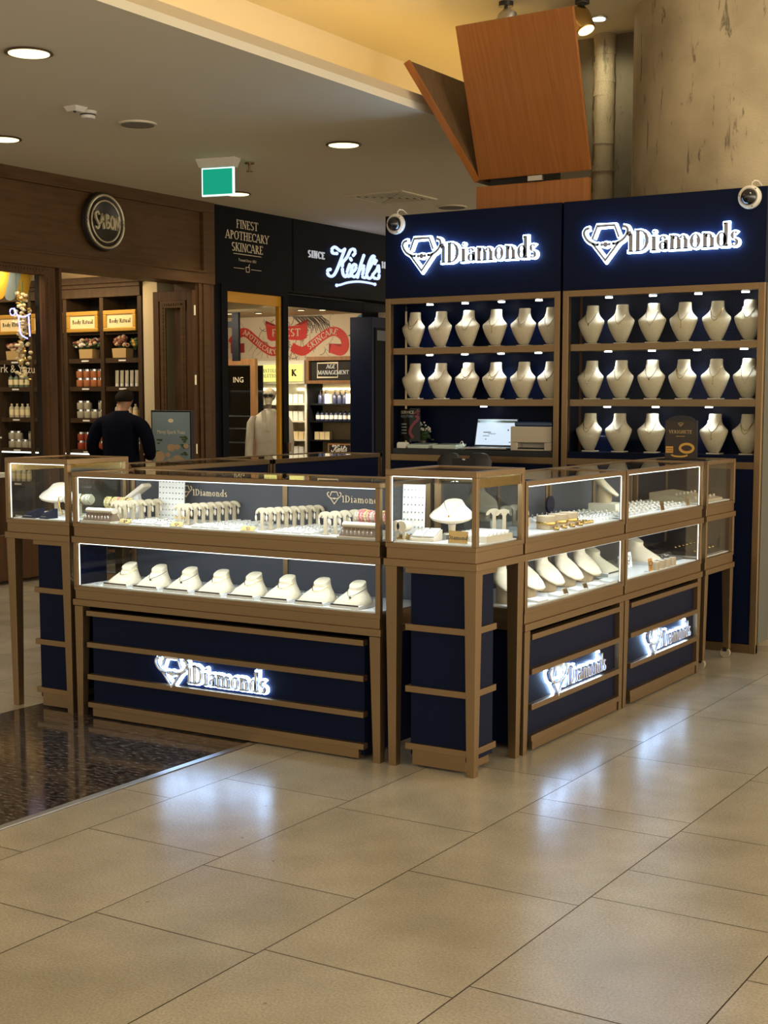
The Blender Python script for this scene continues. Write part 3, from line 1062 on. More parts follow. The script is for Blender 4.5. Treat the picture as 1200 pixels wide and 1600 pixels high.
LED_E = 2.1
def counter(name, label, loc, rz, L, D=0.46, lit=True, cabinet=True, sign=None, mids=(), x_in=(0.08, 0.086), casters=False, group=None, top_only_inside=False):
    t = thing(name, label, 'display counter', loc, rz, group)
    zf = 0.055 if casters else 0
    for (x, y, a, b) in ((0, 0, 1, 1), (L - .055, 0, 0, 1), (0, D - .055, 1, 0), (L - .055, D - .055, 0, 0)):
        mb = MB().taper(x, x + .055, y, y + .055, zf, H_LEG, .66, cx=x + (.05 if a == 0 else .005) * 1.0, cy=y + (.012 if b else .043))
        lg = mb.build('leg', M['bronze'], t, bevel=.001)
        if casters:
            cx, cy = x + .035, y + .03
            MB().cyl((cx - .012, cy, .03), .03, .024, 20, axis='x').build('caster_wheel', M['rubber'], lg, smooth=True)
            MB().box(cx - .02, cx + .02, cy - .012, cy + .012, .04, .066).build('caster_fork', M['black'], lg)
    if cabinet:
        a, b = x_in
        MB().box(a + .015, L - b - .012, .028, D - .03, .02, .54).build('cabinet_body', M['navy'], t)
        for zt_ in (0.545, 0.385, 0.222, 0.078):
            MB().box(a, L - b, -.002, .036, zt_ - .026, zt_).build('rail', M['bronze'], t, bevel=.001)
        MB().box(a + .025, L - b - .03, .006, .05, .008, .054).build('plinth', M['bronze'], t, bevel=.001)
    case(t, L, D, Z_STRIP1, Z_BASE1, Z_TOP1, 'lower', False, lit, mids)
    case(t, L, D, Z_STRIP2, Z_BASE2, Z_TOP2, 'upper', True, lit, mids)
    if lit:
        tier_lamp(t, L, D, Z_TOP1 - .035, LED_E * L * .8, .45)
        tier_lamp(t, L, D, Z_TOP2 - .034, LED_E * L, .45)
    if sign:
        sx, sz, sw = sign
        X = frame_x((sx, .0275, sz), (1, 0, 0), (0, 0, 1))
        lit_sign(t, X, sw, off=.026, grow=.009, face_mat='letterlight', rimmed=True)
    return t


# front counter (faces the camera side), seen below the long row of flat neck displays
front = counter('display_counter', 'long two-tier glass jewellery counter, its navy base with lit gem wordmark over the granite strip', (-2.30, 0, 0), 0, 1.824,
                sign=(.535, .245, .665), mids=(1.0,))
# gilded wordmarks on the front counter's rear doors
for k, gx in enumerate((.33, 1.25)):
    mb = MB(frame_x((gx, .44, 1.112), (1, 0, 0), (0, 0, 1)))
    gem(mb, .060, .040, .022, .003)
    letters(mb, '|Diamonds', .034, .003, T=.14, t=.07, x0=.085, y0=0, track=.06)
    mb.build('gilt_lettering', M['palegold'], front)
# counters on the aisle side, facing +x
side1 = counter('display_counter', 'aisle-side two-tier glass counter next to the corner case, holding shell-shaped necklace busts', (0, 0.462, 0), math.pi / 2, 1.146,
                sign=(.262, .245, .66), x_in=(.075, .03), mids=(.58,))
side2 = counter('display_counter', 'aisle-side two-tier glass counter farther from the corner case, beside the unlit castered one', (0, 1.624, 0), math.pi / 2, 1.153,
                sign=(.33, .245, .66), x_in=(.085, .03), mids=(.58,))
side3 = counter('display_counter', 'short unlit glass counter on casters standing against the back wall cabinets', (0, 2.845, 0), math.pi / 2, 0.515, lit=False, cabinet=False, casters=True)
# rear row closing the kiosk towards the shop fronts, facing -x
rear1 = counter('display_counter', 'unlit rear counter seen from inside the kiosk, adjoining the lit end case', (-2.78, 1.695, 0), -math.pi / 2, 1.22, lit=False, x_in=(.06, .06))
rear2 = counter('display_counter', 'unlit rear counter seen from inside the kiosk, adjoining the laptop cabinet', (-2.78, 2.94, 0), -math.pi / 2, 1.23, lit=False, x_in=(.06, .06))
for rr in (rear1, rear2):
    mb = MB()
    mb.box(0, .02, .462, .468, .62, 1.24).box(1.21, 1.23, .462, .468, .62, 1.24).box(0, 1.23, .462, .468, 1.215, 1.24)
    mb.build('door_frame', M['bronze'], rr)


def corner_case(label, x0, y0, mirror):
    """square one-tier case on four tall legs with a small navy pedestal under it"""
    t = thing('corner_case', label, 'display case', (x0, y0, 0))
    S = 0.448
    zt = 1.302
    for (x, y) in ((0, 0), (S - .058, 0), (0, S - .058), (S - .058, S - .058)):
        MB().taper(x, x + .058, y, y + .058, 0, Z_TOP1, .64).build('leg', M['bronze'], t, bevel=.001)
    case(t, S, S, Z_STRIP2, Z_BASE2, zt, 'upper', True, True, back=False, top_h=.026)
    mb = MB()
    mb.box(S - .012 if not mirror else .008, S - .008 if not mirror else .012, .03, S - .03, zt - .07, zt - .03)
    mb.box(.03, S - .03, S - .014, S - .010, zt - .07, zt - .03)
    mb.build('light_reflector', M['gold'], t)
    MB().box(.03, S - .03, S - .016, S - .010, Z_BASE2, zt - .026).build('rear_pane', M['glassdark'], t)
    if not mirror:
        a, b, c, d = .086, .410, .03, .262
    else:
        a, b, c, d = .155, .44, .04, .30
    MB().box(a + .02, b - .012, c + .012, d - .012, .055, Z_TOP1 - .03).build('pedestal', M['navy'], t)
    for z in (.884, .633, .362, .108):
        z0 = z - .028
        mb = MB().box(a, b, c - .004, c + .02, z0, z).box(a, a + .02, c + .02, d, z0, z).box(b - .02, b, c + .02, d, z0, z).box(a + .02, b - .02, d - .02, d, z0, z)
        mb.build('rail', M['bronze'], t, bevel=.001)
    MB().box(a + .03, b - .03, c + .01, d - .01, .012, .085).build('plinth', M['bronze'], t)
    o = lamp('case_led', 'AREA', (S / 2, .04, zt - .04), 1.0, COOL, None, size=S * .85, size_y=.015)
    o.parent = t
    o.rotation_euler = (.45, 0, 0)
    o = lamp('case_led', 'AREA', (S - .04, S / 2, zt - .04), .7, COOL, None, size=.015, size_y=S * .85)
    o.parent = t
    o.rotation_euler = (0, .45, 0)
    return t


corner = corner_case('square glass corner case on tall bronze legs, joining the two lit counter runs', -.448, 0, False)
endcase = corner_case('square glass end case at the granite strip, holding a bracelet roll and two black wedges', -2.775, 0, True)

# ================================================================== back wall cabinets with lit headers
YB, YD = 3.534, 3.79
HDR, HTOP = 2.32, 2.90
S1, S2, DK = 1.968, 1.602, 1.251


def back_cabinet(label, x0, x1, glazed, sign_x, sign_w, pucks):
    t = thing('display_cabinet', label, 'display cabinet', (x0, YB, 0))
    Wd, D = x1 - x0, YD - YB
    MB().box(0, Wd, 0, D, HDR, HTOP).build('header', M['navy'], t, bevel=.002)
    MB().box(.04, Wd - .04, D - .02, D, 0.06, HDR).build('back_panel', M['navy'], t)
    # sides: cream-grey outer skin with bronze edge posts
    MB().box(0, .012, .03, D, .06, HDR).build('side_panel', M['navy'] if not glazed else M['navy'], t)
    MB().box(Wd - .012, Wd, .03, D, .06, HDR).build('side_panel', M['greypanel'] if glazed else M['navy'], t)
    mb = MB()
    mb.box(0, .042, 0, .045, .0, HDR).box(Wd - .042, Wd, 0, .045, .0, HDR).box(.042, Wd - .042, 0, .045, HDR - .042, HDR)
    mb.build('frame', M['bronze'], t, bevel=.002)
    for z, n in ((S1, 'shelf'), (S2, 'shelf')):
        MB().box(.045, Wd - .045, .03, D - .02, z - .046, z).build(n, M['bronze'], t, bevel=.0015)
    MB().box(.045, Wd - .045, .02, D - .02, DK - .042, DK).build('desk_shelf', M['black'] if not glazed else M['navy'], t)
    MB().box(.042, Wd - .042, .006, .03, DK - .085, DK - .042).build('lower_rail', M['bronze'], t)
    MB().box(.042, Wd - .042, .012, .04, .06, DK - .085).build('base_panel', M['navy'], t)
    MB().box(0, Wd, .004, .04, 0, .055).build('plinth', M['bronze'], t)
    if glazed:
        MB().box(.042, Wd - .042, .014, .018, DK - .0, HDR - .042).build('glass_front', M['glassfront'], t)
    for (lx, z) in pucks:
        p = MB().cyl((lx, .12, z - .008), .024, .008, 20).build('spot_puck', M['puck'], t)
        o = lamp('puck_beam', 'SPOT', (lx, .12, z - .012), 3.4, COOL, None, size=.02, spot=105, blend=.7)
        o.parent = t
        o.rotation_euler = (math.radians(8), 0, 0)
    X = frame_x((sign_x, -.001, 2.545), (1, 0, 0), (0, 0, 1))
    lit_sign(t, X, sign_w, off=.035, grow=.0085)
    return t


def pk(x0, x1, n, z, off):
    return [(x0 + (x1 - x0) * i / (n - 1), z) for i in range(n)]


cabA = back_cabinet('open navy wall cabinet with lit wordmark header, shelves of busts and a laptop desk', -2.655, -1.281, False, .17, 1.05,
                    pk(.30, 1.16, 4, HDR - .042, 0) + pk(.30, 1.16, 4, S1 - .046, 0) + [(.74, S2 - .046)])
cabB = back_cabinet('glass-fronted navy wall cabinet with lit wordmark header and three rows of busts', -1.262, 0.098, True, .165, 1.04,
                    pk(.28, 1.20, 4, HDR - .042, 0) + pk(.28, 1.20, 4, S1 - .046, 0) + [(.28, S2 - .046), (.62, S2 - .046), (.98, S2 - .046)])


def dome_camera(x, z, label):
    t = thing('dome_camera', label, 'security camera', (x, YB - .0015, z))
    X = Matrix.Rotation(math.radians(90), 4, 'X')
    MB(X).lathe((0, 0, 0), [(.066, 0), (.072, .012), (.070, .035), (.056, .044), (.050, .040)], 28).build('housing', M['plastic'], t, smooth=True)
    MB(X).lathe((0, 0, .036), [(.050, 0), (.048, .018), (.038, .036), (.022, .047), (.004, .051)], 24).build('dome', M['lensdark'], t, smooth=True)
    MB().tube([(.01, -.012, .066), (.012, -.02, .085), (.025, -.012, .10), (.04, .01, .098), (.05, .05, .075)], .004, 8).build('cable', M['plastic'], t)
    for a in (50, 170, 290):
        MB(X).cyl((.061 * math.cos(math.radians(a)), .061 * math.sin(math.radians(a)), .036), .004, .006, 8).build('screw', M['black'], t)


dome_camera(-2.553, 2.838, 'white dome security camera on the corner of the laptop cabinet header')
dome_camera(-0.005, 2.836, 'white dome security camera on the corner of the glass-fronted cabinet header')

# ================================================================== SHOP FRONTS (plane x = -6.5)
FX = -6.5
# --- brown timber front with the round badge
fascia = struct(MB().box(FX - .30, FX - .03, -4, 6.385, 2.775, 3.60).build('wall_left', M['walnut']))
mb = MB()
mb.box(FX - .03, FX, -4, 6.385, 2.775, 2.895).box(FX - .03, FX, -4, 6.385, 3.50, 3.60).box(FX - .03, FX, 6.20, 6.385, 2.895, 3.50)
mb.box(FX - .03, FX + .012, -4, 6.215, 2.885, 2.905).box(FX - .03, FX + .012, -4, 6.215, 3.488, 3.506).box(FX - .03, FX + .012, 6.19, 6.215, 2.905, 3.488)
mb.build('fascia_moulding', M['walnut'], fascia, bevel=.004)
# badge
t = thing('round_sign', 'round black shop badge with brass rings and raised lettering on the brown fascia', 'sign', (FX, 4.725, 3.238))
XB = Matrix.Rotation(math.radians(90), 4, 'Y')
MB(XB).lathe((0, 0, 0), [(.262, 0), (.270, .012), (.262, .05), (.245, .058), (.235, .05)], 48).build('body', M['roundel'], t, smooth=True)
MB().tube([(.056, .238 * math.cos(a), .238 * math.sin(a)) for a in [2 * math.pi * i / 48 for i in range(48)]], .011, 8, True).build('outer_ring', M['brass_rim'], t, smooth=True)
MB().tube([(.056, .188 * math.cos(a), .188 * math.sin(a)) for a in [2 * math.pi * i / 48 for i in range(48)]], .008, 8, True).build('inner_ring', M['brass_rim'], t, smooth=True)
SB = [[(4.562, 3.270), (4.542, 3.296), (4.510, 3.283), (4.513, 3.245), (4.539, 3.210), (4.559, 3.178), (4.537, 3.147), (4.503, 3.163)],
      [(4.614, 3.285), (4.595, 3.235), (4.573, 3.189)], [(4.614, 3.285), (4.619, 3.204), (4.631, 3.147)], [(4.588, 3.210), (4.626, 3.216)],
      [(4.667, 3.286), (4.663, 3.165)], [(4.667, 3.286), (4.700, 3.262), (4.672, 3.230), (4.714, 3.194), (4.690, 3.160), (4.657, 3.170)],
      [(4.755, 3.275), (4.732, 3.24), (4.732, 3.19), (4.755, 3.158), (4.778, 3.19), (4.778, 3.24), (4.755, 3.275)],
      [(4.800, 3.280), (4.798, 3.150)], [(4.800, 3.280), (4.850, 3.150)], [(4.850, 3.280), (4.850, 3.150)]]
mb = MB(Matrix.Translation((.055, 0, 0)) @ frame_x((0, 0, 0), (0, 1, 0), (0, 0, 1)))
for s in SB:
    pts = [((y - 4.678) * 0.88, (z - 3.220) * 1.0) for y, z in s]
    if len(pts) > 3:
        pts = smooth2(pts, 5)
    stroke(mb, pts, .009, .02)
mb.build('lettering', M['brass_rim'], t)

# shop window frame and glass (left of the doorway)
wf = struct(MB().box(FX - .10, FX - .02, -3, -2.9, 0.02, 2.775).build('window_1', M['walnutv']))
mb = MB()
mb.box(FX - .09, FX - .02, 4.005, 4.135, .02, 2.775).box(FX - .09, FX - .02, -2.9, 4.005, 2.70, 2.775).box(FX - .09, FX - .02, -2.9, 4.005, .02, .42)
mb.box(FX - .09, FX - .02, 1.2, 1.32, .42, 2.70)
mb.build('window_frame', M['walnutv'], wf, bevel=.004)
mb = MB()
for k in range(64):          # carved bead along the inner edge
    mb.box(FX - .022, FX - .010, 4.035, 4.052, .45 + k * .035, .45 + k * .035 + .02)
for k in range(30):
    mb.box(FX - .022, FX - .010, 2.96 + k * .035, 2.98 + k * .035, 2.735, 2.75)
mb.build('bead_carving', M['walnut'], wf)
MB().box(FX - .06, FX - .052, -2.9, 4.005, .42, 2.70).build('window_glass', M['glassfront'], wf)


small_text('Spark & Yuzu', .10, frame_x((FX - .05, 3.62, 1.835), (0, 1, 0), (0, 0, 1)), M['palegold'], 'window_lettering', wf)
# dark sliding-door gap, jambs, doorway head
o = struct(MB().box(FX - .28, FX - .12, 4.135, 4.225, .02, 2.775).build('trim_3', M['darkbrown']))
MB().box(FX - .10, FX - .03, 4.195, 4.225, .02, 2.775).build('jamb_edge', M['walnutv'], o)
o = struct(MB().box(FX - .30, FX - .02, 6.09, 6.385, .02, 2.775).build('trim_4', M['walnutv']))
mb = MB()
mb.box(FX - .02, FX, 6.12, 6.16, .02, 2.77).box(FX - .02, FX - .005, 6.20, 6.30, .02, 2.77)
mb.build('jamb_moulding', M['walnut'], o)
# folded glazed door leaf standing open across the jamb
d = struct(MB().box(-7.03, -6.955, 6.02, 6.075, .03, 2.70).build('door_1', M['walnutv'], bevel=.004))
mb = MB()
mb.box(-6.58, -6.505, 6.02, 6.075, .03, 2.70).box(-6.955, -6.58, 6.02, 6.075, 2.60, 2.70).box(-6.955, -6.58, 6.02, 6.075, .03, .55)
mb.build('door_frame', M['walnutv'], d, bevel=.004)
mb = MB()
mb.box(-6.93, -6.86, 6.012, 6.03, .55, 2.60).box(-6.66, -6.60, 6.012, 6.03, .55, 2.60).box(-6.86, -6.66, 6.012, 6.03, 2.53, 2.60)
mb.build('door_moulding', M['walnut'], d)
mb = MB()
for k in range(58):
    mb.box(-6.905, -6.885, 6.004, 6.014, .56 + k * .035, .56 + k * .035 + .02)
    mb.box(-6.64, -6.62, 6.004, 6.014, .56 + k * .035, .56 + k * .035 + .02)
for k in range(9):
    mb.box(-6.88 + k * .03, -6.865 + k * .03, 6.004, 6.014, 2.555, 2.575)
mb.build('door_bead', M['walnut'], d)
MB().box(-6.86, -6.66, 6.045, 6.051, .55, 2.53).build('door_glass', M['glass'], d)
mb = MB()
for z in (1.05, 1.75, 2.45):
    mb.cyl((-6.50, 6.045, z), .012, .10, 10)
mb.build('hinge', M['brass_rim'], d)

# shop interior
struct(MB().box(-10.9, -6.8, 6.62, 6.70, .02, 3.3).build('wall_back', M['cream_wall']))
struct(MB().box(-7.235, -7.04, 6.10, 6.62, .02, 3.3).build('column_3', M['cream_wall']))
struct(MB().box(-10.9, -6.55, -4, 6.62, 3.2, 3.25).build('slab_1', M['cream_wall']))
struct(MB().box(-10.98, -10.9, -4, 6.62, .02, 3.3).build('wall_side', M['walnut']))
struct(MB().box(-10.9, -6.9, -4, 12, .0, .02).build('slab_2', M['cabinet']))
lamp('shop_lamp', 'AREA', (-7.9, 4.6, 3.15), 26, WARM, (-7.9, 4.9, 0), size=.7)
lamp('shop_lamp', 'AREA', (-9.4, 4.2, 3.15), 22, WARM, (-9.4, 4.6, 0), size=.7)
lamp('awning_fill', 'AREA', (-6.67, 3.6, 2.76), 7, WARM, (-6.88, 3.6, 2.3), size=.15)  # added fill inside the window to brighten the awning
lamp('shop_cove_lamp', 'AREA', (-8.0, 6.35, 2.98), 5, WARM2, (-8.0, 6.35, 4), size=1.4, size_y=.1)

# tall shop cabinet with columns of shelves
YC = 6.10
sc = thing('shop_cabinet', 'tall dark shop cabinet with a cornice and product shelves behind the doorway', 'cabinet', (-7.26, YC, .02))
mb = MB()
mb.box(-3.3, 0, .36, .40, 0, 2.80)
mb.build('back_panel', M['darkbrown'], sc)
cols = [-.535 * k for k in range(7)]
for cx in cols:
    MB().box(cx - .055, cx, 0, .36, 0, 2.72).build('upright', M['cabinet'], sc, bevel=.003)
mb = MB()
mb.box(-3.3, .0, -.02, .38, 2.66, 2.76).box(-3.3, .02, -.05, .38, 2.76, 2.80).box(-3.3, .05, -.09, .38, 2.80, 2.87)
mb.build('cornice', M['cabinet'], sc, bevel=.004)
SHELF_Z = [.30, .66, 1.04, 1.38, 1.72, 2.02]
for z in SHELF_Z:
    MB().box(-3.27, -.055, .02, .36, z - .05, z).build('shelf', M['cabinet'], sc)
    mb = MB()
    for c0 in cols[:-1]:
        mb.box(c0 - .34, c0 - .24, .012, .022, z - .035, z - .018)
    mb.build('price_tag', M['paper'], sc)
mb = MB().box(-3.27, -.055, .03, .36, 2.27, 2.31)
mb.build('shelf', M['cabinet'], sc)
mb = MB().box(-3.27, -.6, .015, .03, .985, 1.0)
mb.build('light_strip', M['led'], sc)
# framed section signs
for i, c0 in enumerate(cols[:-1]):
    what = ['gilt framed section sign in the column nearest the cream pier', 'gilt framed section sign in the second column from the cream pier',
            'gilt framed section sign in the third column from the cream pier', 'gilt framed section sign cut by the frame edge, seen through the shop window',
            'gilt framed section sign in the fifth column from the cream pier', 'gilt framed section sign in the column farthest from the cream pier'][i]
    t = thing('section_sign', what, 'sign', (c0 - .295, 0, 0), group='section signs on the shop cabinet')
    t.location = (-7.26 + c0 - .295, YC, 2.34)
    mb = MB()
    mb.box(-.228, .228, -.02, .02, .155, .20).box(-.228, .228, -.02, .02, -.02, .02).box(-.228, -.185, -.02, .02, .02, .155).box(.185, .228, -.02, .02, .02, .155)
    mb.build('gilt_frame', M['gilt'], t, bevel=.006)
    MB().box(-.185, .185, -.004, .01, .02, .155).build('sign_board', M['signcream'], t)
    wd = text_width('Body Ritual', .044, .02)
    mb = MB(frame_x((-wd / 2, -.005, .068), (1, 0, 0), (0, 0, 1)))
    # lower-case letters drawn by hand where the alphabet above has none
    letters(mb, 'Body Ritual', .044, .001, T=.2, t=.09, track=.02)
    mb.build('lettering', M['ink'], t)
lamp('sign_wash', 'AREA', (-7.9, 5.75, 2.75), 5, WARM2, (-7.9, 6.1, 2.4), size=1.3, size_y=.05)
lamp('sign_wash', 'AREA', (-9.6, 5.75, 2.75), 3, WARM2, (-9.6, 6.1, 2.4), size=1.3, size_y=.05)


def bottle_proto(key, body, cap, h, r, pump=False, label=None):
    parts = [('bottle_body', MB().lathe((0, 0, 0), [(r * .96, 0), (r, .004), (r, h * .62), (r * .8, h * .70), (r * .34, h * .76), (r * .34, h * .82)], 14).mesh('bottle_body', body, True), None)]
    mb = MB().cyl((0, 0, h * .80), r * .42, h * .10, 12)
    if pump:
        mb.cyl((0, 0, h * .90), r * .12, h * .14, 8)
        mb.box(-r * .25, r * 1.1, -r * .16, r * .16, h * 1.02, h * 1.08)
    parts.append(('cap', mb.mesh('cap', cap), None))
    if label:
        parts.append(('label_patch', MB().lathe((0, 0, h * .16), [(r * 1.02, 0), (r * 1.02, h * .36)], 14).mesh('label_patch', label), None))
    proto(key, parts)


def jar_proto(key, body, lid, h, r):
    proto(key, [('jar_body', MB().lathe((0, 0, 0), [(r * .92, 0), (r, .006), (r, h * .72), (r * .86, h * .78)], 14).mesh('jar_body', body, True), None),
                ('lid', MB().lathe((0, 0, h * .76), [(r * .93, 0), (r * .93, h * .22), (r * .88, h * .24)], 14).mesh('lid', lid, True), None)])


bottle_proto('amber_pump', M['amber'], M['black'], .17, .034, True, M['signcream'])
bottle_proto('amber_tall', M['amber'], M['black'], .20, .036, True, M['signcream'])
bottle_proto('clear', M['clearbottle'], M['signcream'], .17, .030, False, M['signcream'])
bottle_proto('spray', M['green'], M['black'], .16, .03, True, M['signcream'])
jar_proto('orange_jar', M['orangejar'], M['silver'], .095, .045)
jar_proto('red_jar', M['redjar'], M['silver'], .095, .045)
jar_proto('cream_jar', M['creamjar'], M['silver'], .095, .045)
proto('tube', [('tube_body', MB().loft([((0, 0, .03), (.022, 0, 0), (0, .018, 0)), ((0, 0, .10), (.024, 0, 0), (0, .012, 0)), ((0, 0, .17), (.026, 0, 0), (0, .002, 0))], 12).mesh('tube_body', M['creamjar'], True), None),
               ('cap', MB().cyl((0, 0, 0), .02, .03, 12).mesh('cap', M['paper']), None)])
nm = {0: 'nearest the cream pier', 1: 'second from the cream pier', 2: 'third from the cream pier', 3: 'fourth from the cream pier', 4: 'fifth from the cream pier', 5: 'farthest from the cream pier'}
for ci in (0, 1, 3, 4):
    x0 = -7.26 + cols[ci] - .535 + .03
    cw = .44
    z0 = .02
    tall = ci
    # top: three pump bottles
    for k in range(3):
        sp = 'amber_tall' if k == 1 else 'amber_pump'
        pos = ['on the uprights side', 'in the middle', 'on the pier side'][k]
        spawn(sp, 'pump_bottle', 'dark pump bottle above the section sign, column %s, %s of three' % (nm[ci], ORD[k]), 'bottle',
              (x0 + .07 + k * .155, YC + .10, z0 + 2.3112), .4 * k, 'pump bottles above the section signs')
    # shelves with repeated goods
    rows = {0: [('clear', 1.38, 5, .085), ('tube', 1.72, 6, .07), ('cream_jar', 1.04, 4, .105), ('clear', .66, 5, .085)],
            1: [('orange_jar', 1.72, 4, .105), ('cream_jar', 1.38, 4, .105), ('red_jar', 1.04, 4, .105), ('orange_jar', .66, 4, .105)],
            3: [('spray', 1.72, 5, .085), ('clear', 1.38, 5, .085), ('cream_jar', 1.04, 4, .105), ('clear', .66, 5, .085)],
            4: [('clear', 1.72, 5, .085), ('spray', 1.38, 5, .085), ('clear', 1.04, 5, .085)]}[ci]
    kindname = {'clear': ('bottle', 'pale clear bottle', 'bottle'), 'tube': ('cream_tube', 'cream squeeze tube', 'tube'),
                'cream_jar': ('scrub_jar', 'cream scrub jar', 'jar'), 'orange_jar': ('scrub_jar', 'orange scrub jar', 'jar'),
                'red_jar': ('scrub_jar', 'red scrub jar', 'jar'), 'spray': ('spray_bottle', 'greenish spray bottle', 'bottle')}
    for (key, z, n, dx) in rows:
        nme, desc, cat = kindname[key]
        shelf = {1.72: 'below the flowers', 1.38: 'at head height', 1.04: 'at chest height', .66: 'under the light strip'}[z]
        lab = '%s %s, cabinet column %s' % (desc, shelf, nm[ci])
        stack = 2 if 'jar' in key and z != .66 else 1
        for lv in range(stack):
            for k in range(n):
                if stack == 2 and lv == 1 and k == 2 and key != 'orange_jar':
                    continue
                spawn(key, nme, lab, cat, (x0 + .06 + k * dx, YC + .10, z0 + z + .001 + lv * .0935), 0, lab)

# dried flower arrangements on the cabinet's fifth shelf
def bouquet(x, y, z, label, cols_, n, hgt, rad, seed, box=True):
    rnd = random.Random(seed)
    t = thing('dried_bouquet', label, 'flowers', (x, y, z))
    if box:
        MB().taper(-.10, .10, -.06, .06, 0, .10, .92).build('box_planter', M['pot'], t, bevel=.003)
    st = MB()
    for mi, mm in enumerate(cols_):
        mb = MB()
        for i in range(n):
            a = rnd.random() * 6.28
            r = rad * math.sqrt(rnd.random())
            hx, hy, hz = r * math.cos(a), r * math.sin(a) * .3 - .02, .08 + .62 * hgt * (.35 + .65 * rnd.random())
            st.tube([(hx * .2, hy * .2, .08), (hx, hy, hz)], .002, 4)
            s = .014 + .018 * rnd.random()
            mb.ell((hx, hy, hz), s, s, s * .8, 7, 5)
        mb.build('blooms', mm, t)
    st.build('stems', M['leaf'], t)
    return t


bouquet(-8.10, YC + .10, 2.0415, 'mixed dried flower bouquet in a wooden box, in the second cabinet column', [M['flower'], M['flower2'], M['petal'], M['leaf']], 16, .20, .20, 1)
bouquet(-7.60, YC + .08, 2.0415, 'upright pampas grass bouquet in a wooden box, in the column by the cream pier', [M['flower2'], M['flower']], 16, .24, .09, 2)
bouquet(-9.20, YC + .08, 2.0415, 'small dried bouquet seen through the shop window below the fourth section sign', [M['flower'], M['maroon']], 12, .16, .10, 3)
MB_f = bouquet(-7.40, YC + .06, 2.0415, 'small yellow blooms in the shelf corner beside the cream pier', [M['gilt'], M['leaf']], 8, .18, .05, 4, False)

# window display: awning, blossom garland, neon tub, small perfume stands
t = thing('striped_awning', 'scalloped yellow and grey striped awning hung inside the shop window', 'awning', (-6.85, 3.2, 2.46))
for k in range(11):
    mb = MB()
    y0 = -.60 + k * .135
    pts = [(y0, .30), (y0, .08)] + [(y0 + .0675 - .0675 * math.cos(a), .08 - .055 * math.sin(a)) for a in [math.pi * i / 8 for i in range(1, 8)]] + [(y0 + .135, .08), (y0 + .135, .30)]
    X = Matrix.Translation((0, 0, 0)) @ frame_x((0, 0, 0), (0, 1, 0), (.35, 0, 1))
    mb.X = X
    mb.prism(pts, .006)
    mb.build('awning_stripe', M['awnyellow' if k % 2 == 0 else 'awngrey'], t)
rnd = random.Random(5)
t = thing('blossom_garland', 'garland of cream and yellow artificial blossoms hanging inside the shop window corner', 'garland', (-6.75, 3.95, 2.55))
mb, mb2 = MB(), MB()
for i in range(70):
    z = -.75 * rnd.random()
    a = rnd.random() * 6.28
    r = .10 * rnd.random() * (1 - .5 * abs(z))
    mb.ell((r * math.cos(a), r * math.sin(a) - .02 * rnd.random(), z), .022, .022, .016, 6, 4)
    if i % 2:
        mb2.ell((r * math.cos(a + 1), r * math.sin(a + 1), z - .02), .026, .012, .01, 6, 4)
mb.build('blooms', M['signcream'], t)
mb2.build('foliage', M['gilt'], t)
MB().tube([(0, 0, .1), (0.01, 0, -.4), (0, 0, -.8)], .006, 6).build('vine', M['leaf'], t)
t = thing('neon_sign', 'violet neon bathtub outline glowing inside the shop window', 'neon sign', (-6.62, 3.86, 2.31))
mb = MB()
mb.tube(smooth2([(0, -.13, .09), (0, -.09, .03), (0, -.02, .02), (0, .06, .05)], 5), .007, 8)
mb.tube(smooth2([(0, -.08, .02), (0, -.07, -.08), (0, -.05, -.14), (0, .02, -.17)], 5), .007, 8)
mb.tube(smooth2([(0, .04, .03), (0, .045, -.08), (0, .05, -.15)], 5), .007, 8)
mb.tube([(0, -.15 + .03 * math.cos(a), .055 + .03 * math.sin(a)) for a in [6.28 * i / 12 for i in range(12)]], .006, 8, True)
mb.build('glow_tube', M['neon'], t, smooth=True)
mb = MB()
for yy in (-.10, .06):
    mb.tube([(0, yy, .03), (0, yy, .889)], .002, 5)
mb.build('suspension_wire', M['black'], t)
# a stand of goods by the window: low counter with pale boxes, bottles
t = thing('window_plinth', 'pale display table with a dark drawer front inside the shop window', 'table', (-7.5, 4.05, .02))
MB().box(-.45, .30, -1.4, .1, .0, .86).build('drawer_block', M['walnutv'], t)
MB().box(-.48, .33, -1.43, .13, .86, .90).build('table_top', M['paper'], t)
MB().box(-.40, .20, -1.3, .05, .90, 1.22).build('glass_case', M['glass'], t)
MB().box(-.44, .24, -1.34, .09, 1.22, 1.235).build('case_top', M['white'], t)
MB().box(.20, .21, -1.30, .05, 1.19, 1.21).build('light_strip', M['led'], t)
for k in range(6):
    spawn('clear', 'bottle', 'pale clear bottle with cream cap standing inside the window table glass case', 'bottle', (-7.38, 2.95 + k * .17, .92), .3 * k, 'bottles in the window table case')
for k in range(5):
    spawn('spray', 'spray_bottle', 'greenish spray bottle standing on top of the window table case', 'bottle', (-7.42, 3.0 + k * .2, 1.256), .3 * k, 'bottles on the window table case')

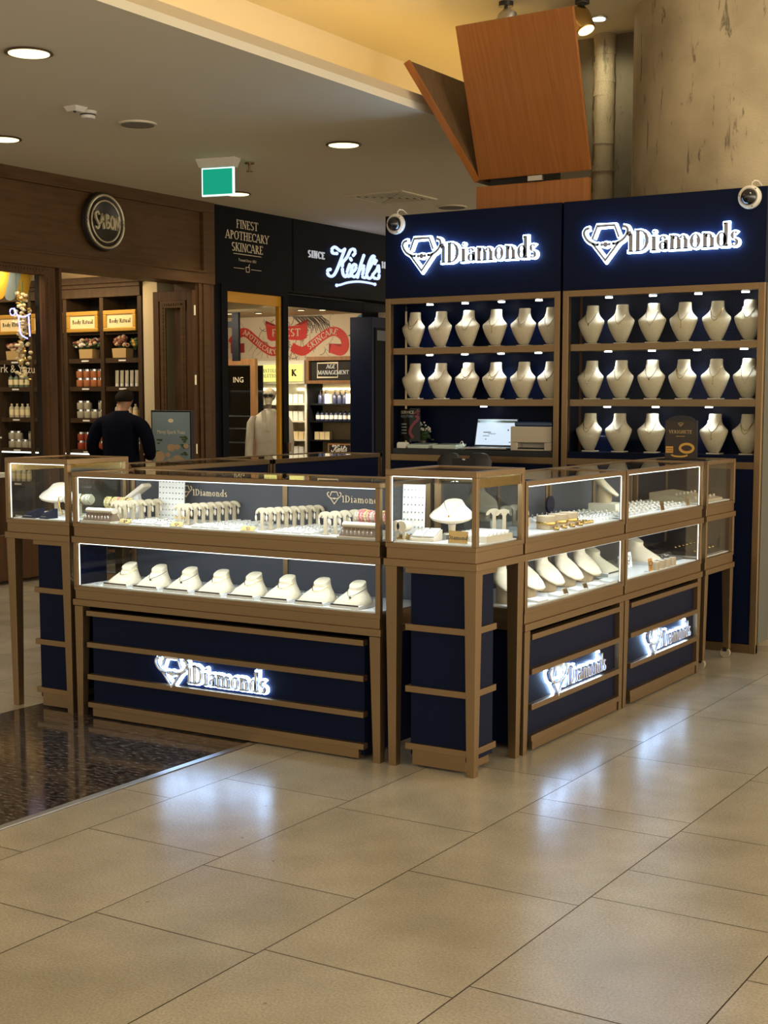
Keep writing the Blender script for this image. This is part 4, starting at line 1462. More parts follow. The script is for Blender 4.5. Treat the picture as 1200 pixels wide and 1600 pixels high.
# easel poster beside the folded door
t = thing('poster_stand', 'tall framed blue poster with cream blossoms standing beside the folded door', 'poster', (-6.56, 5.75, .02))
MB().box(-.265, .265, -.02, .02, .02, 1.475).build('frame', M['black'], t, bevel=.004)
MB().box(-.245, .245, -.024, -.018, .04, 1.455).build('poster_sheet', M['posterblue'], t)
rnd = random.Random(9)
mb, mb2 = MB(), MB()
X = frame_x((0, -.0245, 0), (1, 0, 0), (0, 0, 1))
mb.X = mb2.X = X
for i in range(26):
    cx, cy, r = rnd.uniform(-.2, .2), .90 + .22 * rnd.random() ** 1.2, rnd.uniform(.03, .075)
    cx = max(-.24 + r, min(.24 - r, cx))
    mb.prism(arc(cx, cy, r, r * .7, 0, 324, 9), .0006 + i * .0001)
for i in range(26):
    s = rnd.choice((-1, 1))
    cx, cy = s * (.13 + .09 * rnd.random()), 1.02 + .20 * rnd.random()
    mb2.prism(arc(cx, cy, .022, .009, 20 * i, 20 * i + 320, 8), .0006 + i * .0001)
mb.build('blossom_print', M['peach'], t)
mb2.build('leaf_pattern', M['leaf'], t)
small_text('Minty Spark Yuza', .052, X @ Matrix.Translation((0, 1.24, .001)), M['palegold'], 'poster_lettering', t)
mb = MB(X)
mb.prism(arc(0, 1.37, .035, .02, 0, 330, 12), .001)
mb.build('crest', M['palegold'], t)
MB().box(-.22, .22, .02, .20, .0, .03).build('foot', M['black'], t)

# --- charcoal front with lit script sign
f2 = struct(MB().box(FX - .30, FX - .03, 6.39, 13, 2.80, 3.60).build('wall_left', M['charcoal']))
MB().box(FX - .03, FX - .025, 7.80, 13, 2.80, 3.60).build('fascia_panel', M['charcoal'], f2)
t = thing('script_sign', 'blue-white lit script sign with SINCE lettering on the charcoal fascia', 'sign', (FX - .024, 9.0, 3.1))
KS = [
 [(8.616,3.286),(8.537,3.283),(8.516,3.324),(8.573,3.357),(8.645,3.336),(8.703,3.321),(8.783,3.348)],
 [(8.783,3.348),(8.702,3.221),(8.615,3.095),(8.543,3.027),(8.471,3.017),(8.429,3.042),(8.436,3.086),(8.479,3.093)],
 [(8.968,3.296),(9.005,3.327),(8.983,3.366),(8.908,3.351),(8.834,3.264),(8.760,3.210)],
 [(8.746,3.209),(8.731,3.144),(8.745,3.065),(8.789,3.033),(8.833,3.048)],
 [(8.885,3.180),(8.833,3.088),(8.848,3.041),(8.907,3.053)],
 [(8.904,3.252),(8.912,3.246),(8.920,3.238)],
 [(8.907,3.078),(8.997,3.125),(9.027,3.176),(8.982,3.192),(8.937,3.152),(8.922,3.079),(8.982,3.043),(9.057,3.081)],
 [(9.194,3.311),(9.118,3.183),(9.057,3.048)],
 [(9.072,3.098),(9.148,3.177),(9.194,3.189),(9.186,3.139),(9.163,3.064),(9.224,3.052),(9.255,3.079)],
 [(9.255,3.103),(9.348,3.201),(9.433,3.298),(9.394,3.324),(9.324,3.256),(9.270,3.146),(9.270,3.064),(9.332,3.052),(9.394,3.089)],
 [(9.473,3.273),(9.455,3.255),(9.441,3.237)],
 [(9.394,3.101),(9.488,3.171),(9.520,3.223),(9.535,3.133),(9.520,3.065),(9.433,3.063)],
 [(8.614,2.921),(8.701,2.935),(8.847,2.969),(9.056,2.995),(9.270,2.998),(9.441,2.989)]]
mb = MB()
for i, s in enumerate(KS):
    p3 = [(.03, y - 9.0, z - 3.1) for y, z in smooth2(s, 4)]
    mb.tube(p3, .021 if i not in (5, 12) else .017, 8, flat=.8)
    mb.ell(p3[0], .02, .021, .021, 8, 6)
    mb.ell(p3[-1], .02, .021, .021, 8, 6)
mb.build('script_lettering', M['kiehlblue'], t, smooth=True)
mb = MB(frame_x((.001, -.93, .100), (0, 1, 0), (0, 0, 1)))
letters(mb, 'SINCE', .080, .012, T=.20, t=.08, track=.14)
letters(mb, '1851', .080, .012, T=.20, t=.08, x0=1.56, track=.14)
mb.build('date_lettering', M['kiehlwhite'], t)
t = thing('fascia_lettering', 'pale gold three-line lettering with a small beaker mark on the charcoal fascia', 'sign', (FX - .029, 6.97, 3.2))
for s, z in (('FINEST', .195), ('APOTHECARY', .075), ('SKINCARE', -.045)):
    h = .088
    wd = text_width(s, h, .0)
    mb = MB(frame_x((0, -wd / 2, z), (0, 1, 0), (0, 0, 1)))
    letters(mb, s, h, .002, T=.15, t=.07, track=.0)
    mb.build('letter_line', M['palegold'], t)
mb = MB(frame_x((0, 0, 0), (0, 1, 0), (0, 0, 1)))
mb.prism([(-.24, -.075), (.24, -.075), (.24, -.069), (-.24, -.069)], .002)
mb.prism([(-.24, -.222), (-.06, -.222), (-.06, -.218), (-.24, -.218)], .002)
mb.prism([(.06, -.222), (.24, -.222), (.24, -.218), (.06, -.218)], .002)
stroke(mb, [(-.03, -.20), (-.026, -.25), (.026, -.25), (.03, -.20)], .003, .002)
stroke(mb, [(-.034, -.20), (.034, -.20)], .003, .002)
stroke(mb, [(.01, -.20), (.035, -.165)], .003, .002)
mb.build('rule_and_beaker', M['palegold'], t)
small_text('Trusted Since 1851', .040, frame_x((0, 0, -.145), (0, 1, 0), (0, 0, 1)), M['palegold'], 'fine_print', t)

# jambs, yellow-framed glass, opening
o = struct(MB().box(FX - .22, FX - .03, 6.39, 6.60, .02, 2.80).build('trim_5', M['charcoal']))
MB().box(FX - .03, FX - .012, 6.50, 6.60, .02, 2.80).build('jamb_step', M['charcoal'], o)
w2 = struct(MB().box(FX - .12, FX - .03, 6.60, 7.70, 2.735, 2.80).build('window_2', M['charcoal']))
MB().box(FX - .055, FX - .03, 7.605, 7.70, .02, 2.735).build('window_post', M['charcoal'], w2)
mb = MB()
mb.box(FX - .115, FX - .06, 6.60, 7.655, 2.62, 2.735).box(FX - .115, FX - .06, 7.575, 7.655, .02, 2.62)
mb.build('yellow_frame', M['yellow'], w2, bevel=.004)
MB().box(FX - .10, FX - .094, 6.60, 7.575, .02, 2.62).build('window_glass', M['glassfront'], w2)
MB().box(FX - .05, FX + .0, 7.655, 7.70, 1.02, 1.12).build('lock_plate', M['bronze'], w2)
# dark totem that stands in the opening, next to the laptop cabinet
t = thing('dark_totem', 'tall dark navy totem standing in the shop opening beside the wall cabinet', 'display stand', (-6.43, 9.32, 0))
MB().box(-.15, .16, -.30, .30, 0, 2.575).build('body', M['navy'], t, bevel=.004)
MB().box(.16, .168, -.24, .24, .3, 2.45).build('front_panel', M['charcoal'], t)
MB().box(.165, .17, -.2, .2, 2.30, 2.42).build('header_panel', M['black'], t)
# interior of the charcoal shop
YM = 10.0
mural = struct(MB().box(-10.9, -6.0, YM, YM + .08, .02, 2.69).build('wall_mural', M['mural']))
struct(MB().box(-10.9, FX - .31, 6.72, YM + .4, 2.70, 2.76).build('slab_3', M['cream_wall']))
struct(MB().box(-10.98, -10.9, 6.72, YM + .4, .02, 2.76).build('wall_far', M['mural']))
struct(MB().box(FX - .32, FX - .30, 9.65, 13, .02, 2.8).build('wall_right', M['charcoal']))
lamp('shop_lamp', 'AREA', (-8.2, 8.6, 2.66), 34, (1, .85, .6), (-8.2, 9.4, 0), size=.7)
lamp('shop_lamp', 'AREA', (-7.2, 8.3, 2.66), 20, (1, .85, .6), (-7.2, 9.2, 0), size=.5)
for (x, y) in ((-8.55, 9.2), (-8.15, 9.3), (-8.6, 8.6), (-7.35, 9.1), (-7.1, 9.2)):
    t = thing('downlight', 'tiny lit ceiling spot inside the charcoal-fronted shop', 'ceiling light', (x, y, 2.70), group='ceiling spots inside the charcoal shop')
    MB().cyl((0, 0, -.012), .05, .012, 16).build('trim_ring', M['charcoal'], t)
    MB().cyl((0, 0, -.015), .04, .004, 16).build('lens', M['downlight'], t)
t = thing('cylinder_lamp', 'black cylinder ceiling lamp inside the yellow-framed shop window', 'ceiling light', (-8.0, 8.3, 2.70))
MB().cyl((0, 0, -.14), .075, .14, 24).build('housing', M['black'], t)
MB().cyl((0, 0, -.146), .06, .006, 20).build('lens', M['downlight'], t)
struct(MB().box(FX - .318, FX - .302, 6.62, 13, 2.66, 2.80).build('slab_edge_mask', M['charcoal']))  # dark strip added to cover the slab edge, which lit up too bright
t = thing('screen_post', 'black square screen frame hanging behind the yellow-framed window', 'frame', (-8.2, 8.9, 0))
MB().box(-.05, .05, -.02, .02, 2.08, 2.68).build('upright', M['charcoal'], t)
MB().box(-.5, -.05, -.02, .02, 2.50, 2.57).build('crossbar', M['charcoal'], t)

# mural: sketch lines, red ribbons with words, a blue fruit
XM = frame_x((0, YM - .001, 0), (1, 0, 0), (0, 0, 1))
rnd = random.Random(11)
mb = MB(XM)
for i in range(46):
    cx, cy = rnd.gauss(-8.22, .22), rnd.uniform(2.12, 2.68)
    a = rnd.uniform(0, 6.28)
    r = rnd.uniform(.05, .16)
    pts = [(cx + r * math.cos(a + .25 * k) * (1 - .03 * k), max(2.10, min(2.685, cy + r * math.sin(a + .25 * k) * (1 - .03 * k)))) for k in range(8)]
    stroke(mb, pts, .0045, .0004 + i * 1e-5)
for i in range(22):
    cx, cy = rnd.uniform(-9.3, -6.7), rnd.uniform(2.14, 2.66)
    a, r = rnd.uniform(0, 6.28), rnd.uniform(.06, .2)
    pts = [(cx + r * math.cos(a + .2 * k), max(2.10, min(2.685, cy + r * math.sin(a + .2 * k)))) for k in range(9)]
    stroke(mb, pts, .0022, .0004 + i * 1e-5)
for i in range(26):
    x = -8.02 + .018 * i
    stroke(mb, [(x - .10, 2.68), (x + .01 * (i % 5), 2.60 - .02 * (i % 3)), (x + .06, 2.46 + .03 * (i % 4))], .007, .0005)
mb.build('sketch_lines', M['sketch'], mural)
RL = [(-9.149,2.353),(-9.101,2.407),(-9.006,2.479),(-8.889,2.491),(-8.751,2.399),(-8.591,2.290),(-8.454,2.233),(-8.318,2.263)]
RR = [(-8.138,2.287),(-7.961,2.229),(-7.784,2.328),(-7.609,2.436),(-7.458,2.473),(-7.330,2.403),(-7.298,2.279),(-7.373,2.219),(-7.524,2.262)]
mb = MB(XM)
mb.prism([(-8.53, 2.40), (-8.47, 2.37), (-8.23, 2.385), (-7.98, 2.37), (-7.90, 2.40), (-7.885, 2.60), (-8.0, 2.565), (-8.23, 2.555), (-8.45, 2.565), (-8.565, 2.60)], .006)
mb.build('ribbon', M['red'], mural)
for R_ in (RL, RR):
    mb = MB(XM)
    stroke(mb, smooth2(R_, 6), .058, .004)
    mb.build('ribbon', M['red'], mural)
mb = MB(XM)
mb.prism([(-8.565, 2.64), (-8.565, 2.60), (-8.44, 2.567), (-8.36, 2.567)], .003)
mb.prism([(-8.1, 2.565), (-7.99, 2.567), (-7.885, 2.60), (-7.885, 2.64)], .003)
stroke(mb, [(-9.15, 2.285), (-8.92, 2.29)], .062, .0035)
stroke(mb, [(-7.55, 2.26), (-7.36, 2.25)], .06, .0035)
mb.build('ribbon_fold', M['reddark'], mural)


def along(mb, text, path, h, T=.2, t=.1):
    P_ = smooth2(path, 10)
    S_ = [0]
    for a, b in zip(P_[:-1], P_[1:]):
        S_.append(S_[-1] + math.hypot(b[0] - a[0], b[1] - a[1]))
    w_ = text_width(text, h, .06)
    s0 = (S_[-1] - w_) / 2

    def place(px, py, x):
        s = s0 + x + GLYPH['O'][0] * h / 2
        k = 0
        while k < len(S_) - 2 and S_[k + 1] < s:
            k += 1
        f = (s - S_[k]) / max(1e-6, S_[k + 1] - S_[k])
        bx, by = P_[k][0] + (P_[k + 1][0] - P_[k][0]) * f, P_[k][1] + (P_[k + 1][1] - P_[k][1]) * f
        an = math.atan2(P_[k + 1][1] - P_[k][1], P_[k + 1][0] - P_[k][0])
        lx, ly = px - GLYPH['O'][0] * h / 2, py - h / 2
        return (bx + lx * math.cos(an) - ly * math.sin(an), by + lx * math.sin(an) + ly * math.cos(an))
    letters(mb, text, h, .007, T=T, t=t, track=.06, place=place)


mb = MB(XM)
wd = text_width('FINEST', .10, .06)
letters(mb, 'FINEST', .10, .008, T=.2, t=.1, x0=-8.225 - wd / 2, y0=2.425, track=.06)
along(mb, 'APOTHECARY', RL[2:], .068)
along(mb, 'SKINCARE', RR[1:6], .078)
mb.build('ribbon_lettering', M['mural'], mural)
mb = MB(XM)
mb.prism(arc(-7.02, 2.565, .135, .115, 0, 348, 28), .003)
mb.build('fruit_print', M['fruit'], mural)
mb = MB(XM)
mb.prism(smooth2([(-7.26, 2.41), (-7.12, 2.47), (-6.95, 2.46), (-6.80, 2.43), (-6.95, 2.40), (-7.12, 2.39)], 4), .0035)
mb.prism([(-7.05, 2.66), (-6.98, 2.64), (-6.92, 2.67), (-6.98, 2.685)], .0035)
mb.build('leaf_pattern', M['leaf'], mural)

# shelf bays under the mural
def shelf_bay(label, x0, x1, white, back):
    t = thing('shelf_bay', label, 'shelving', (x0, YM - .34, .02))
    Wd = x1 - x0
    body = M['ivory'] if white else M['oak']
    MB().box(0, Wd, .30, .34, 0, 1.78).build('back_panel', back, t)
    MB().box(0, .03, 0, .30, 0, 1.78).build('side_panel', body if white else M['charcoal'], t)
    MB().box(Wd - .03, Wd, 0, .30, 0, 1.78).build('side_panel', body if white else M['charcoal'], t)
    for z in (.30, .56, .86, 1.07, 1.31, 1.53):
        MB().box(.03, Wd - .03, .01, .30, z - .02, z).build('shelf', body if white else M['charcoal'], t)
    MB().box(.04, Wd - .04, .285, .298, 1.70, 1.73).build('light_strip', M['shelfglow'], t)
    return t


shelf_bay('white back-lit product bay behind the skeleton figure', -8.77, -8.06, True, M['ivory'])
shelf_bay('white back-lit product bay below the yellow lightbox', -8.055, -7.67, True, M['ivory'])
shelf_bay('dark shelved product bay below the brown framed header', -7.655, -6.95, False, M['cream_wall'])
lamp('bay_glow', 'AREA', (-8.3, YM - .45, 1.72), 3, (1, .88, .55), (-8.3, YM - .2, .8), size=1.0, size_y=.06)
lamp('bay_glow', 'AREA', (-7.3, YM - .45, 1.72), 6, (1, .80, .5), (-7.3, YM - .2, .8), size=.6, size_y=.06)
t = thing('lightbox_sign', 'glowing yellow lightbox sign with dark K marks under the red ribbon mural', 'sign', (-8.22, YM - .36, 1.8012))
MB().box(-.53, .53, 0, .30, 0, .30).build('box_frame', M['ivory'], t)
MB().box(-.505, .505, -.012, 0, .03, .245).build('lit_panel', M['lightbox'], t)
X = frame_x((0, -.0125, 0), (1, 0, 0), (0, 0, 1))
mb = MB(X)
for x in (-.42, .34):
    letters(mb, 'K', .085, .001, T=.3, t=.16, x0=x, y0=.10)
wd = text_width('DERMATOLOGIST', .045, .05)
letters(mb, 'DERMATOLOGIST', .045, .001, T=.14, t=.08, x0=-wd / 2, y0=.148, track=.05)
wd = text_width('SOLUTIONS', .045, .05)
letters(mb, 'SOLUTIONS', .045, .001, T=.14, t=.08, x0=-wd / 2, y0=.082, track=.05)
mb.build('lettering', M['ink'], t)
t = thing('header_box', 'brown timber header box with white lettering over dark pictures, beside the yellow lightbox', 'sign', (-7.30, YM - .36, 1.8012))
mb = MB()
mb.box(-.36, .36, 0, .30, 0, .04).box(-.36, .36, 0, .30, .29, .34).box(-.36, -.32, 0, .30, .04, .29).box(.32, .36, 0, .30, .04, .29)
mb.build('timber_frame', M['oak'], t, bevel=.003)
MB().box(-.32, .32, .04, .06, .04, .29).build('picture_panel', M['darkbrown'], t)
mb = MB(frame_x((0, .038, 0), (1, 0, 0), (0, 0, 1)))
stroke(mb, [(-.21, .08), (.10, .08), (.10, .26), (-.21, .26)], .006, .003, True)
mb.build('picture_border', M['palegold'], t)
mb = MB(frame_x((0, .034, 0), (1, 0, 0), (0, 0, 1)))
letters(mb, 'AGE', .052, .003, T=.22, t=.11, x0=-.07, y0=.19)
letters(mb, 'MANAGEMENT', .052, .003, T=.22, t=.11, x0=-.20, y0=.115, track=.0)
mb.build('lettering', M['white'], t)

proto('carton', [('carton', MB().box(-.035, .035, -.03, .03, 0, .12).mesh('carton', M['paper']), None)])
proto('carton_tan', [('carton', MB().box(-.035, .035, -.03, .03, 0, .10).mesh('carton', M['signcream']), None)])
bottle_proto('blue_bottle', M['darkblue'], M['black'], .16, .032, True, None)
bottle_proto('label_bottle', M['darkblue'], M['black'], .14, .028, False, M['paper'])
def stock(key, nme, label, cat, xs, z, y=YM - .24):
    for x in xs:
        spawn(key, nme, label, cat, (x, y, .021 + z), 0, label)


for z, key, n, txt in ((1.53, 'carton', 3, 'top shelf'), (1.31, 'carton', 3, 'second shelf'), (1.07, 'carton_tan', 4, 'third shelf'), (.86, 'carton', 3, 'fourth shelf')):
    stock(key, 'product_box', 'pale product box on the %s of the white bay below the yellow lightbox' % txt, 'box', [-7.98 + .085 * k for k in range(n)], z)
for z, key, n, txt in ((1.53, 'carton', 2, 'top shelf'), (1.31, 'carton', 2, 'second shelf'), (1.07, 'carton_tan', 3, 'third shelf'), (.86, 'carton', 3, 'fourth shelf')):
    stock(key, 'product_box', 'pale product box on the %s of the white bay behind the skeleton figure' % txt, 'box', [-8.32 + .085 * k for k in range(n)], z)
stock('blue_bottle', 'pump_bottle', 'dark blue pump bottle on the top shelf of the dark bay', 'bottle', [-7.52, -7.44, -7.30, -7.22, -7.14], 1.53)
stock('label_bottle', 'bottle', 'small dark bottle with white label on the second shelf of the dark bay', 'bottle', [-7.56 + .07 * k for k in range(8)], 1.31)
stock('carton_tan', 'product_box', 'cream product box on the third shelf of the dark bay', 'box', [-7.56, -7.48, -7.40], 1.07)
stock('carton', 'product_box', 'white product box among the blue pump bottles of the dark bay', 'box', [-7.37, -7.05], 1.53, YM - .28)
t = thing('small_sign', 'small black script sign in a timber frame on the lower shelf of the dark bay', 'sign', (-7.17, YM - .33, .8812))
MB().box(-.18, .18, 0, .03, 0, .166).build('timber_frame', M['oak'], t)
MB().box(-.155, .155, -.006, 0, .018, .150).build('sign_panel', M['black'], t)
mb = MB(frame_x((-.12, -.008, .062), (1, 0, 0), (0, 0, 1)))
for s in KS[:12]:
    stroke(mb, [((y - 8.43) * .21, (z - 3.02) * .25) for y, z in smooth2(s, 3)], .005, .001)
stroke(mb, [(.02, -.04), (.10, -.02), (.2, -.025)], .004, .001)
mb.build('lettering', M['paper'], t)

# timber framed glass case inside the yellow window
t = thing('timber_showcase', 'timber framed dark glass showcase behind the yellow-framed window', 'cabinet', (-8.56, 9.30, .02))
mb = MB()
mb.box(-.36, .36, -.02, .04, 2.02, 2.10).box(-.36, -.30, -.02, .04, .82, 2.02).box(.28, .36, -.02, .04, .82, 2.02).box(-.36, .36, -.02, .04, .78, .84)
mb.box(-.36, .36, 0, .30, 0, .78)
mb.build('timber_frame', M['oak'], t, bevel=.003)
MB().box(-.30, .28, .24, .26, .84, 2.02).build('back_panel', M['charcoal'], t)
MB().box(-.30, .28, -.005, .005, .84, 2.02).build('glass_front', M['glassdark'], t)
for z in (1.02, 1.20, 1.36):
    MB().box(-.30, .28, .01, .24, z, z + .012).build('glass_shelf', M['mint'], t)
small_text('ING', .10, frame_x((0.08, -.007, 1.80), (1, 0, 0), (0, 0, 1)), M['palegold'], 'lettering', t)

# skeleton figure in a lab coat and dark glasses
t = thing('skeleton_figure', 'life-size skeleton figure in a white lab coat and dark glasses inside the yellow-framed window', 'mannequin', (-7.63, 8.82, .02), math.radians(25))
mb = MB()
mb.ell((0, 0, 1.64), .078, .095, .085, 20, 14)
mb.loft([((0, -.05, 1.60), (.055, 0, 0), (0, .045, 0)), ((0, -.065, 1.56), (.048, 0, 0), (0, .035, 0)), ((0, -.07, 1.515), (.036, 0, 0), (0, .03, 0)), ((0, -.07, 1.50), (.02, 0, 0), (0, .018, 0))], 14)
mb.build('skull', M['bone'], t, smooth=True)
MB().loft([((0, .0, 1.36), (.022, 0, 0), (0, .022, 0)), ((0, .0, 1.58), (.02, 0, 0), (0, .02, 0))], 10).build('neck_bones', M['bone'], t)
mb = MB()
for s in (-1, 1):
    mb.ell((s * .034, -.093, 1.635), .031, .012, .024, 12, 8)
    mb.box(s * .062 - .004, s * .062 + .004, -.09, .02, 1.634, 1.642)
mb.box(-.01, .01, -.103, -.095, 1.64, 1.647)
mb.build('dark_glasses', M['black'], t)
mb = MB()
for k in range(7):
    mb.box(-.024 + k * .008, -.018 + k * .008, -.103, -.096, 1.527, 1.54)
mb.build('teeth', M['ivory'], t)
mb = MB()
mb.loft([((0, .0, .30), (.23, 0, 0), (0, .16, 0)), ((0, .0, .80), (.20, 0, 0), (0, .14, 0)), ((0, .0, 1.05), (.18, 0, 0), (0, .125, 0)), ((0, 0, 1.28), (.20, 0, 0), (0, .12, 0)),
         ((0, .005, 1.38), (.185, 0, 0), (0, .10, 0)), ((0, .01, 1.44), (.10, 0, 0), (0, .075, 0)), ((0, .01, 1.47), (.055, 0, 0), (0, .055, 0))], 22)
for s in (-1, 1):
    mb.loft([((s * .18, 0, 1.38), (.055, 0, 0), (0, .06, 0)), ((s * .225, .0, 1.30), (.062, 0, 0), (0, .062, 0)), ((s * .25, -.01, 1.08), (.055, 0, 0), (0, .058, 0)), ((s * .255, -.06, .82), (.05, 0, 0), (0, .055, 0)), ((s * .255, -.07, .78), (.052, 0, 0), (0, .057, 0))], 14)
mb.build('lab_coat', M['coat'], t, smooth=True)
mb = MB()
mb.hexa([(-.05, -.115, 1.20), (.0, -.13, 1.20), (.0, -.12, 1.20), (-.05, -.10, 1.20)], [(-.09, -.09, 1.44), (-.03, -.10, 1.46), (-.03, -.08, 1.46), (-.09, -.07, 1.44)])
mb.hexa([(.0, -.13, 1.20), (.05, -.115, 1.20), (.05, -.10, 1.20), (0, -.12, 1.20)], [(.03, -.10, 1.46), (.09, -.09, 1.44), (.09, -.07, 1.44), (.03, -.08, 1.46)])
mb.build('lapel', M['coat'], t)
mb = MB()
for s in (-1, 1):
    mb.tube([(s * .1, 0, .30), (s * .1, 0, .02)], .02, 8)
    for k in range(5):
        mb.tube([(s * .255 + (k - 2) * .012, -.07, .78), (s * .255 + (k - 2) * .016, -.085, .70), (s * .255 + (k - 2) * .016, -.08, .62 + .01 * abs(k - 2))], .006, 6)
mb.build('limb_bones', M['bone'], t)
MB().box(-.18, .18, -.14, .14, 0, .03).build('stand_base', M['charcoal'], t)

# ------------------------------------------------------------------ the customer in the doorway
def skin_mesh(name, nodes, edges, mat, sub=2):
    """nodes: list of (x,y,z,r); grown with the Skin modifier from node 0"""
    me = bpy.data.meshes.new(name)
    me.from_pydata([n[:3] for n in nodes], edges, [])
    o = bpy.data.objects.new(name, me)
    COL.objects.link(o)
    md = o.modifiers.new('skin', 'SKIN')
    for i, n in enumerate(nodes):
        r = n[3] if isinstance(n[3], tuple) else (n[3], n[3])
        me.skin_vertices[0].data[i].radius = r
        me.skin_vertices[0].data[i].use_root = (i == 0)
    md.use_smooth_shade = True
    sb = o.modifiers.new('sub', 'SUBSURF')
    sb.levels = sub
    sb.render_levels = sub
    bpy.context.view_layer.update()
    m2 = bpy.data.meshes.new_from_object(o.evaluated_get(bpy.context.evaluated_depsgraph_get()))
    bpy.data.objects.remove(o)
    m2.name = name
    m2.materials.clear()
    m2.materials.append(mat)
    m2.polygons.foreach_set('use_smooth', [True] * len(m2.polygons))
    r = bpy.data.objects.new(name, m2)
    COL.objects.link(r)
    return r


person = thing('person', 'person in a dark navy jacket seen from behind, head bowed, before the shop shelves', 'person', (-6.82, 5.28, .02), math.radians(20))
N = [(0, 0, .90, .10), (0, .0, 1.08, .115), (0, -.01, 1.26, .15), (0, .0, 1.40, .085), (0, .03, 1.46, .056), (.01, .06, 1.525, .062), (.012, .085, 1.585, .082), (.014, .095, 1.63, .058)]
E_ = [(0, 1), (1, 2), (2, 3), (3, 4), (4, 5), (5, 6), (6, 7)]


def limb(pts, root):
    i = root
    for p in pts:
        N.append(p)
        E_.append((i, len(N) - 1))
        i = len(N) - 1
    return i


hands = []
for s in (-1, 1):
    wr = limb([(s * .12, 0, 1.385, .07), (s * .20, 0, 1.35, .058), (s * .265, -.01, 1.20, .047), (s * .285, -.02, 1.09, .040), (s * .25, .10, 1.03, .036), (s * .19, .22, 1.02, .028), (s * .17, .26, 1.02, .026), (s * .155, .30, 1.022, .032)], 2)
    hands.append((s, wr))
    kn = limb([(s * .09, 0, .80, .095), (s * .10, .02, .50, .062), (s * .105, -.01, .28, .052), (s * .105, -.02, .09, .04), (s * .11, .06, .035, .035), (s * .11, .14, .025, .028)], 0)
# nose, ears
limb([(.014, .172, 1.585, .012)], 6)
limb([(-.075, .075, 1.58, .016)], 6)
limb([(.10, .075, 1.58, .016)], 6)
for s, wr in hands:
    bx, by, bz = N[wr][:3]
    for k in range(4):
        fx = bx + (k - 1.5) * .017
        ln = (.034, .040, .037, .029)[k]
        limb([(fx, by + .028, bz + .004, .0085), (fx - s * .004, by + .028 + ln * .6, bz - .004, .008), (fx - s * .006, by + .03 + ln, bz - .026, .007)], wr)
    limb([(bx - s * .034, by + .0, bz + .01, .010), (bx - s * .048, by + .03, bz + .012, .009)], wr)
b = skin_mesh('body', N, E_, M['skin'], 2)
b.parent = person
# clothing
jn = [(0, 0, .74, (.205, .165)), (0, 0, .98, (.195, .15)), (0, -.01, 1.15, (.195, .145)), (0, -.01, 1.30, (.20, .145)), (0, .0, 1.415, (.115, .10)), (0, .018, 1.465, (.072, .072))]
je = [(0, 1), (1, 2), (2, 3), (3, 4), (4, 5)]
for s in (-1, 1):
    i = 3
    for p in [(s * .15, -.005, 1.375, .10), (s * .225, -.01, 1.335, .085), (s * .285, -.015, 1.20, .073), (s * .305, -.02, 1.085, .066), (s * .265, .10, 1.03, .058), (s * .195, .215, 1.02, .044)]:
        jn.append(p)
        je.append((i, len(jn) - 1))
        i = len(jn) - 1
o = skin_mesh('jacket', jn, je, M['jacket'], 2)
o.parent = person
MB().loft([((0, .0, 1.42), (.092, 0, 0), (0, .085, 0)), ((0, .014, 1.45), (.078, 0, 0), (0, .074, 0)), ((0, .02, 1.473), (.076, 0, 0), (0, .072, 0))], 20).build('collar', M['jacket'], person, smooth=True)
tn = [(0, 0, 1.02, .16), (0, 0, .86, .155)]
te = [(0, 1)]
for s in (-1, 1):
    i = 1
    for p in [(s * .092, 0, .78, .105), (s * .10, .015, .50, .078), (s * .105, -.01, .28, .066), (s * .105, -.015, .08, .064)]:
        tn.append(p)
        te.append((i, len(tn) - 1))
        i = len(tn) - 1
o = skin_mesh('trousers', tn, te, M['trousers'], 2)
o.parent = person
for s in (-1, 1):
    MB().loft([((s * .11, -.07, .03), (.035, 0, 0), (0, 0, .03)), ((s * .11, 0, .045), (.043, 0, 0), (0, 0, .045)), ((s * .11, .10, .035), (.048, 0, 0), (0, 0, .035)), ((s * .11, .19, .022), (.036, 0, 0), (0, 0, .02))], 14, 2.6).build('shoe', M['black'], person, smooth=True)
hm = MB()
hm.loft([((.012, .050, 1.560), (.080, 0, 0), (0, .060, .0)), ((.012, .066, 1.58), (.092, 0, 0), (0, .083, .01)), ((.013, .080, 1.625), (.092, 0, 0), (0, .092, .012)), ((.014, .094, 1.662), (.066, 0, 0), (0, .070, .012)), ((.014, .10, 1.678), (.025, 0, 0), (0, .03, .006))], 22)
hm.build('hair', M['hair'], person, smooth=True)
t = MB().box(-.035, .035, -.05, .05, 0, .008)
ph = t.build('phone', M['black'], None, bevel=.003)
tag(ph, 'small dark phone held by the person in the navy jacket', 'phone')
ph.location = (-6.93, 5.60, 1.06)
ph.rotation_euler = (math.radians(35), 0, math.radians(20))

# ================================================================== JEWELLERY DISPLAYS
DK1, DK2 = Z_BASE1 + .0068, Z_BASE2 + .0068
S1, S2, DK, Z_TOP2 = S1 + .0008, S2 + .0008, DK + .0008, Z_TOP2 + .0008          # decks of the lower and upper tiers

# --- upright necklace bust, faces -y
BUST = [(.000, .0, .030, .016), (.008, .0, .040, .022), (.030, -.004, .052, .030), (.070, -.010, .072, .038), (.105, -.012, .086, .042), (.130, -.010, .094, .040), (.143, -.006, .092, .036),
        (.158, .000, .074, .033), (.175, .006, .056, .032), (.192, .010, .046, .033), (.215, .013, .041, .034), (.240, .016, .040, .034), (.245, .016, .037, .031)]


